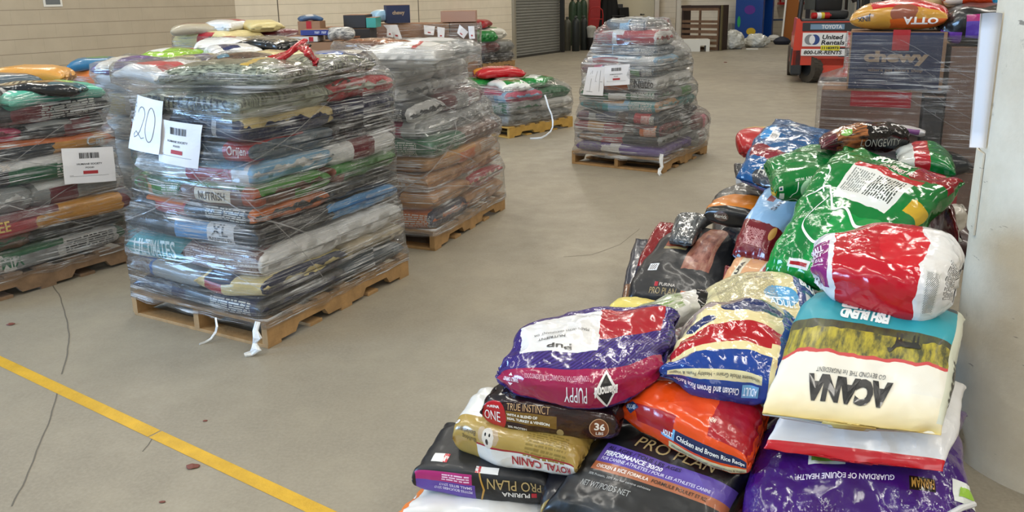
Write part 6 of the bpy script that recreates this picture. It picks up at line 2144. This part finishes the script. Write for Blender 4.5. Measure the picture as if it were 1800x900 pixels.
MB().box((cw + .07, .02, ch / 2), (.06, .06, ch)).build('post', mat('mossy_post', '5a5030', .8), e)
# low block of foam
a = at_floor(1188, 91)
e = empty('foam_block', (a.x, a.y, 0), -.12)
tag(e, 'long white foam block with a notch, on the floor before the slatted crate', 'foam block')
w_ = 1.0
b_ = MB()
b_.prism([(0, 0), (w_ * .72, 0), (w_ * .72, 0.18), (w_ * .9, .18), (w_ * .9, 0), (w_, 0), (w_, .36), (0, .36)], 1, 0, .55)
b_.build('block', mat('foam_white', 'd8d6cc', .6), e)
# sacks of white packing foam
def puffy(u, v, w_, h_, d_, label, seed):
    p = at_floor(u, v)
    b = bmesh.new()
    bmesh.ops.create_icosphere(b, subdivisions=5, radius=1)
    for q in b.verts:
        c = q.co.copy()
        n_ = noise.noise(c * 1.6 + Vector((seed, 0, 0)))
        k = 1 + .25 * n_ + .10 * noise.noise(c * 6 + Vector((seed, 3, 0))) + .04 * noise.noise(c * 16)
        q.co = Vector((c.x * w_ / 2 * k, c.y * d_ / 2 * k, max((c.z * .5 * k + .42) * h_, 0.0)))
    me = bpy.data.meshes.new('sack')
    b.to_mesh(me); b.free()
    for f in me.polygons: f.use_smooth = True
    me.materials.append(M_sack)
    o = bpy.data.objects.new('packing_sack', me)
    COL.objects.link(o)
    o.location = (p.x, p.y + d_ * .45, 0)
    tag(o, label, 'sack')
M_sack = mat('clear_sack_of_foam', 'cfd0c8', .3, coat=.3, noise_amt=.15, noise_scale=7, bump=.9, bump_scale=22)
puffy(1289, 87, .85, .62, .7, 'larger clear sack of white packing foam beside the slatted crate', 3.)
puffy(1333, 84, .80, .46, .6, 'lower clear sack of white packing foam beside the blue playhouse', 8.)
p = at_floor(1322, 87)
o = MB().box((0, 0, .015), (.36, .08, .03), rz=-.2, bev=.008).build('foam_strip', mat('foam_white', 'd8d6cc', .6), loc=p)
tag(o, 'thin white strip on the floor in front of the packing sacks', 'strip')

# blue play tunnel, an upright rounded arch
p = at_floor(1348, 72)
e = empty('play_tunnel', (p.x, p.y, 0), -.25)
tag(e, 'blue plastic play tunnel with coloured dots and an arched opening', 'playhouse')
M_blue = mat('blue_moulded_plastic', '12408c', .3, coat=.3)
H_ = 2.05
outer = []
b_ = bmesh.new()
def archpts(w0, h0, n=20):
    q = [(-w0, 0)]
    for k in range(n + 1):
        a = PI - PI * k / n
        q.append((w0 * math.cos(a), h0 - w0 * .9 + w0 * .9 * math.sin(a)))
    q.append((w0, 0))
    return q
Ao, Ai = archpts(.60, H_), archpts(.44, H_ - .18)
def ringv(pts, y, sx=1.): return [b_.verts.new((x * sx, y, z)) for x, z in pts]
R0, R1 = ringv(Ao, .0), ringv(Ao, 1.0, 1.0)
R2, R3 = ringv(Ai, .0), ringv(Ai, 1.0)
for A, B in ((R0, R1), (R1, R3), (R3, R2), (R2, R0)):
    for k in range(len(A) - 1): b_.faces.new((A[k], A[k + 1], B[k + 1], B[k]))
bmesh.ops.recalc_face_normals(b_, faces=b_.faces)
me = bpy.data.meshes.new('shell'); b_.to_mesh(me); b_.free(); me.materials.append(M_blue)
o = bpy.data.objects.new('shell', me); COL.objects.link(o); o.parent = e
o.rotation_euler = (0, 0, 1.2)
for (yy, zz, ry_, rz_, colr) in ((.48, 1.12, .20, .16, '5c2a8c'), (.45, 1.72, .22, .10, '5cc83c'), (.40, .36, .17, .13, 'c8a828'), (.86, .7, .06, .2, '2a9a5a')):
    vs = [(-.603, yy + ry_ * math.cos(k * PI / 12), zz + rz_ * math.sin(k * PI / 12)) for k in range(24)]
    if zz > 1.5: vs = [(-.603 + max(0, v[2] - 1.42) ** 1.8 * .6 - .004, v[1], v[2]) for v in vs]
    link_mesh('painted_dot', vs, [tuple(range(24))], mat('dot_' + colr, colr, .35), o)
# dark boots / bag at its foot, white scooter-like board
p = at_floor(1374, 78)
o = MB().lathe([(.22, 0), (.27, .06), (.28, .12), (.2, .2), (.06, .26)], seg=20).build('floor_cushion', mat('dark_blue_cloth', '1c2030', .7), loc=p, smooth=True)
tag(o, 'dark cushion on the floor at the mouth of the blue play tunnel', 'cushion')
p = at_floor(1360, 73)
o = MB().lathe([(.12, 0), (.2, .05), (.22, .14), (.14, .22), (.03, .24)], seg=20).build('white_bundle', mat('white_cloth', 'd0d0cc', .6), loc=p, smooth=True)
tag(o, 'white bundle between the packing sack and the dark cushion', 'bundle')

# work table with clutter behind the crate
a, c = at_floor(1270, 66), at_floor(1325, 66)
e = empty('work_table', (a.x, a.y, 0))
tag(e, 'grey work table between the slatted crate and the blue play tunnel', 'table')
tw = (c - a).length
MB().box((tw / 2 - .8, 0, .86), (tw + 1.9, .7, .04), bev=.005).build('table_top', mat('grey_laminate', 'a09a8a', .5), e)
for x in (-1.6, -.4, tw * .5, tw): MB().box((x, -.28, .42), (.05, .05, .84)).box((x, .28, .42), (.05, .05, .84)).build('leg', M_black, e)
def on_table(u, v, builder, name, material, label, cat):
    q = PY(u, v, a.y)
    o = builder(MB()).build(name, material, loc=(q.x, a.y, .882), smooth=False)
    tag(o, label, cat)
on_table(1285, 40, lambda m: m.box((0, 0, .22), (.5, .4, .44), bev=.02).box((0, -.21, .3), (.3, .02, .16)), 'office_printer', mat('pale_grey_plastic', 'b4b4ac', .5), 'pale grey printer on the work table right of the slatted crate', 'printer')
on_table(1318, 40, lambda m: m.box((0, 0, .16), (.5, .4, .32), bev=.02).box((0, 0, .33), (.52, .42, .03)), 'lidded_box', mat('cream_plastic', 'bdb8a8', .5), 'cream lidded box on the work table beside the blue play tunnel', 'box')
on_table(1302, 45, lambda m: m.lathe([(.06, 0), (.14, .05), (.18, .16), (.12, .26), (.02, .28)]), 'wrapped_bundle', mat('white_cloth', 'd0d0cc', .6), 'rounded white bundle on the work table', 'bundle')
on_table(1246, 30, lambda m: m.lathe([(.06, 0), (.07, .05), (.06, .2), (.02, .24), (.02, .3)]), 'squat_bottle', M_black, 'small black bottle on the table seen through the crate', 'bottle')
on_table(1225, 30, lambda m: m.box((0, 0, .08), (.34, .2, .16), bev=.02), 'metal_basin', M_black, 'black tub on the table seen through the crate', 'tub')
on_table(1206, 30, lambda m: m.lathe([(.1, 0), (.14, .05), (.1, .14), (.02, .16)]), 'red_bowl', M_red, 'red bowl on the table seen through the left of the crate', 'bowl')
p = at_floor(1296, 70)
o = MB().box((0, 0, .3), (.6, .5, .6), bev=.02).box((0, -.255, .3), (.5, .02, .4)).build('storage_tote', mat('tote_grey', '8a8880', .5), loc=p)
tag(o, 'grey storage tote on the floor behind the packing sacks', 'tote')
p = at_floor(1311, 62)
o = MB().lathe([(.14, 0), (.16, .3), (.165, .34), (0, .34)]).build('paint_bucket', mat('bucket_white', 'bdbcb4', .4), loc=(p.x, p.y - .9, 0), smooth=True)
tag(o, 'small white pail beneath the work table', 'pail')

# wooden easel frame and slide beside the play tunnel
p = at_floor(1388, 74)
e = empty('leaning_door', (p.x, p.y + .3, 0))
tag(e, 'tan wooden board framed in white, right of the blue play tunnel', 'board')
MB().box((.12, 0, .9), (.55, .05, 1.8), bev=.01).build('board', mat('tan_board', '9a5c24', .6), e)
MB().tube([(-.2, -.06, 0), (-.12, -.06, 1.8)], .035).tube([(.42, -.06, 0), (.34, -.06, 1.8)], .035).build('frame', mat('white_enamel', 'e9e7e0', .4), e)
p = at_floor(1404, 72)
e = empty('bench', (p.x - .25, p.y + 1.1, 0))
tag(e, 'blue topped wooden bench partly hidden by the forklift', 'bench')
MB().box((0, 0, .72), (1.2, .5, .05), bev=.01).build('bench_top', mat('bench_blue', '34425c', .5), e)
for sx in (-.5, .5): MB().box((sx, 0, .35), (.08, .4, .7)).build('leg', mat('raw_timber', 'b08c5c', .7), e)
for k, (z, colr, lab) in enumerate(((1.3, 'a81a1c', 'lower red shelf bar on the wall behind the forklift'), (1.62, 'a81a1c', 'upper red shelf bar on the wall behind the forklift'))):
    q = PY(1410, 20, 30.6)
    o = MB().box((0, 0, 0), (1.6, .3, .09), bev=.01).box((-.7, .12, .35), (.06, .06, .7)).build('wall_shelf', M_red, loc=(q.x, 30.9, z))
    tag(o, lab, 'shelf')
q = at_floor(1500, 45)
for k in range(6):
    u = 1474 + k * 5
    q = PY(u, 20, 27.0)
    o = MB().box((0, 0, 1.0), (.075, .03, 2.0), rx=-.04).build('metal_strut', mat('grey_strut', 'a4a49c', .4, metal=.3), loc=(q.x, 27.0, .0))
    tag(o, ('leftmost', 'second', 'third', 'fourth', 'fifth', 'rightmost')[k] + ' of six grey metal struts standing behind the forklift seat', 'strut', 'grey metal struts')

# ------------------------------------------------------------------ forklift, seen from behind
fp = P(1392, 137)
FZ = fp.y
fe = empty('forklift', (PY(1391, 110, 15.6).x, 15.6, 0), -.29)
tag(fe, 'red and black forklift truck parked beyond the cartons, its rear towards the camera', 'forklift')
M_fl = mat('forklift_red', 'c8371c', .35, coat=.3, noise_amt=.12, noise_scale=3)
M_flk = mat('forklift_charcoal', '22262a', .45)
k_ = 15.4 / F_PX
def X(u): return (u - 1388) * k_ * .99
def Zp(v): return PY(1430, v, 15.4).z
FW = 1.18
b_ = MB()
b_.prism([(0.0, .34), (FW, .34), (FW, Zp(56)), (FW - .02, Zp(38)), (.13, Zp(38)), (.10, Zp(33)), (.05, Zp(33)), (.03, Zp(60))], 1, 0, 1.0)
b_.build('counterweight', M_fl, fe)
MB().box((.16 + (FW - .16) / 2, -.008, (Zp(40) + Zp(55)) / 2), (FW - .16, .03, Zp(40) - Zp(55)), bev=.01).build('rear_panel', M_flk, fe)
MB().box((.60, -.028, (Zp(42) + Zp(53)) / 2), (.60, .01, (Zp(42) - Zp(53)) * .85)).build('badge_plate', mat('blue_badge', '6c8aa4', .4), fe)
flat_text('TOYOTA', mat('badge_white', 'dcdcdc', .4), (.50, -.035, Zp(51)), (1, 0, 0), (0, 0, 1), .36, Zp(43.5) - Zp(50.5), fe, bold=.03)
MB().box((FW / 2 + .1, -.008, (Zp(57) + Zp(98)) / 2), (FW - .1, .025, Zp(57) - Zp(98)), bev=.01).build('lower_panel', M_fl, fe)
MB().box((FW - .1, -.012, (Zp(84) + Zp(100)) / 2), (.5, .026, (Zp(84) - Zp(100)))).build('dark_corner', M_flk, fe)
def plate(u0, v0, u1, v1, name, m_, yy=-.03):
    x0, x1 = X(u0), X(u1)
    z1, z0 = Zp(v0), Zp(v1)
    MB().box(((x0 + x1) / 2, yy, (z0 + z1) / 2), (x1 - x0, .012, z1 - z0), bev=.004).build(name, m_, fe)
    return x0, x1, z0, z1
M_sign = mat('sign_white', 'dedede', .4)
M_signk = mat('sign_black', '101014', .4)
x0, x1, z0, z1 = plate(1404, 58, 1478, 82, 'sign_panel', M_sign)
sw, sh_ = x1 - x0, z1 - z0
flat_text('United', M_signk, (x0 + sw * .44, -.037, z0 + sh_ * .52), (1, 0, 0), (0, 0, 1), sw * .46, sh_ * .34, fe, bold=.03, shear=.15)
flat_text('Rentals', M_signk, (x0 + sw * .42, -.037, z0 + sh_ * .12), (1, 0, 0), (0, 0, 1), sw * .52, sh_ * .34, fe, bold=.03, shear=.15)
cxl, cxr, cz, r_ = x0 + sw * .16, x0 + sw * .27, z0 + sh_ * .5, sh_ * .38
flat_shape(ellipse_pts(cxl, cz, r_ * .95, r_), mat('sign_grey', '7c7f84', .4), (0, -.037, 0), (1, 0, 0), (0, 0, 1), fe, 'sign_logo')
flat_shape(ellipse_pts(cxr, cz, r_ * .95, r_), mat('sign_blue', '1d3c7c', .4), (0, -.0385, 0), (1, 0, 0), (0, 0, 1), fe, 'sign_logo')
flat_shape(ellipse_pts((cxl + cxr) / 2, cz, r_ * .55, r_ * .85), M_sign, (0, -.040, 0), (1, 0, 0), (0, 0, 1), fe, 'sign_logo')
x0, x1, z0, z1 = plate(1403, 86.5, 1476, 98.5, 'sign_panel', M_sign)
flat_text('800-UR-RENTS', M_signk, (x0 + (x1 - x0) * .06, -.037, z0 + (z1 - z0) * .22), (1, 0, 0), (0, 0, 1), (x1 - x0) * .86, (z1 - z0) * .56, fe, bold=.03, shear=.15)
x0, x1, z0, z1 = plate(1435, 80, 1466, 89, 'number_sticker', mat('sign_yellow', 'd8cc30', .4), -.046)
flat_text('11183973', M_signk, (x0 + (x1 - x0) * .06, -.053, z0 + (z1 - z0) * .25), (1, 0, 0), (0, 0, 1), (x1 - x0) * .88, (z1 - z0) * .5, fe, bold=.04)
MB().box((.09, .30, .40), (.20, .6, .5), bev=.03).build('bumper', M_flk, fe)
MB().box((.82, .4, .30), (.86, .8, .36), bev=.01).build('frame_skirt', M_fl, fe)
for wx in (.36, 1.05):
    w_ = empty('rear_wheel', (wx, .16, .27), .55)
    w_.parent = fe
    o = MB()
    o.cyl((-.085, 0, 0), (.085, 0, 0), .27, seg=40)
    o.build('tyre', mat('worn_rubber', '4a443c', .8, noise_amt=.3, bump=.4), w_, smooth=True)
    b_ = MB()
    for k in range(20):
        a = k * 2 * PI / 20
        b_.box((.045, .272 * math.cos(a), .272 * math.sin(a)), (.09, .03, .012), rx=a - PI / 2)
        b_.box((-.045, .272 * math.cos(a + .15), .272 * math.sin(a + .15)), (.09, .03, .012), rx=a + .15 - PI / 2)
    b_.build('tread', mat('worn_rubber', '4a443c', .8), w_)
    MB().cyl((-.095, 0, 0), (.095, 0, 0), .14, seg=24).build('hub', M_flk, w_)
# deck, seat, pillars, mast, bottle
zt_ = Zp(38)
MB().box((FW / 2 + .05, .5, zt_ + .01), (FW - .2, .9, .04), bev=.01).build('deck', M_flk, fe)
MB().box((.72, .62, zt_ + .12), (.55, .52, .16), bev=.05).build('seat', M_black, fe, smooth=True)
MB().box((.62, .40, zt_ + .50), (.50, .14, .66), rx=.12, bev=.06).build('backrest', M_black, fe, smooth=True)
MB().box((.28, .34, zt_ + .42), (.20, .05, .42), rz=.2, bev=.01).build('cover_flap', mat('grey_flap', '3a3e3c', .5), fe)
MB().tube([(.10, .1, zt_ - .02), (.12, .12, zt_ + .3), (.20, .3, zt_ + 1.1)], .035).build('overhead_guard_pillar', M_black, fe, smooth=True)
MB().tube([(FW - .05, .1, zt_ - .02), (FW - .05, .12, zt_ + .3), (FW - .12, .3, zt_ + 1.1)], .035).build('overhead_guard_pillar', M_black, fe, smooth=True)
MB().tube([(.20, .3, zt_ + 1.1), (.22, 1.5, zt_ + 1.1), (FW - .14, 1.5, zt_ + 1.1), (FW - .12, .3, zt_ + 1.1), (.20, .3, zt_ + 1.1)], .03).build('overhead_guard_frame', M_black, fe)
for x in (.45, .6, .75, .9): MB().cyl((x, .3, zt_ + 1.1), (x, 1.5, zt_ + 1.1), .015, seg=8).build('guard_bar', M_black, fe)
MB().tube([(.22, 1.5, zt_ + 1.1), (.16, 1.75, zt_)], .03).build('front_pillar', M_black, fe)
MB().tube([(FW - .14, 1.5, zt_ + 1.1), (FW - .1, 1.75, zt_)], .03).build('front_pillar', M_black, fe)
MB().box((FW / 2, 1.4, .55), (FW - .1, .9, .7), bev=.03).build('chassis', M_fl, fe)
for x in (.35, .9): MB().box((x, 1.95, 1.05), (.09, .12, 2.0)).build('mast_rail', M_flk, fe)
for x in (.4, .85): MB().box((x, 2.55, .06), (.1, 1.0, .035)).build('fork', M_flk, fe)
for wx in (.1, FW - .1): MB().cyl((wx - .1, 1.65, .31), (wx + .1, 1.65, .31), .31, seg=30).build('front_wheel', mat('worn_rubber', '4a443c', .8), fe, smooth=True)
MB().lathe([(.30, 0), (.31, .02), (.02, .03)], (0, 0, 0)).build('steering_wheel', M_black, fe, loc=(.62, 1.2, zt_ + .35))
fb = MB().cyl((-.16, 0, 0), (.16, 0, 0), .06, seg=20).cyl((.16, 0, 0), (.20, 0, 0), .025, seg=12).cyl((-.17, 0, 0), (-.16, 0, 0), .05, seg=16).build('extinguisher_bottle', M_red, None, smooth=True)
fb.name = 'fire_extinguisher'
fb.location = fe.location + Vector((.52, .06, zt_ + .10))
tag(fb, 'red fire extinguisher lying across the rear deck of the forklift', 'fire extinguisher')
MB().cyl((-.08, 0, 0), (.06, 0, 0), .0615, seg=20).build('label_band', M_sign, fb)
MB().cyl((.0, 0, 0), (.06, 0, 0), .0622, seg=20).build('label_band', mat('label_yellow', 'c8b030', .4), fb)
# a second truck's mast showing above the bags
q = PY(1575, 10, 17.0)
e = empty('forklift_mast', (q.x, 17.0, 0))
tag(e, 'dark forklift mast lettered TOYOTA seen above the gold bag', 'forklift mast')
MB().box((0, 0, 1.2), (.5, .3, 2.4), bev=.02).build('mast_body', M_flk, e)
for s_ in (-1, 1): MB().box((s_ * .55, .2, 1.2), (.12, .15, 2.4), bev=.01).build('mast_rail', M_flk, e)
MB().tube([(-.8, .1, 1.5), (-1.05, .1, 2.0), (-1.1, .1, 2.4)], .07).tube([(.8, .1, .0), (.9, .1, 2.4)], .05).build('hydraulic_arm', M_flk, e)
flat_text('TOYOTA', mat('badge_white', 'dcdcdc', .4), (.06, -.152, 1.3), (0, 0, 1), (-1, 0, 0), .55, .11, e, bold=.03)
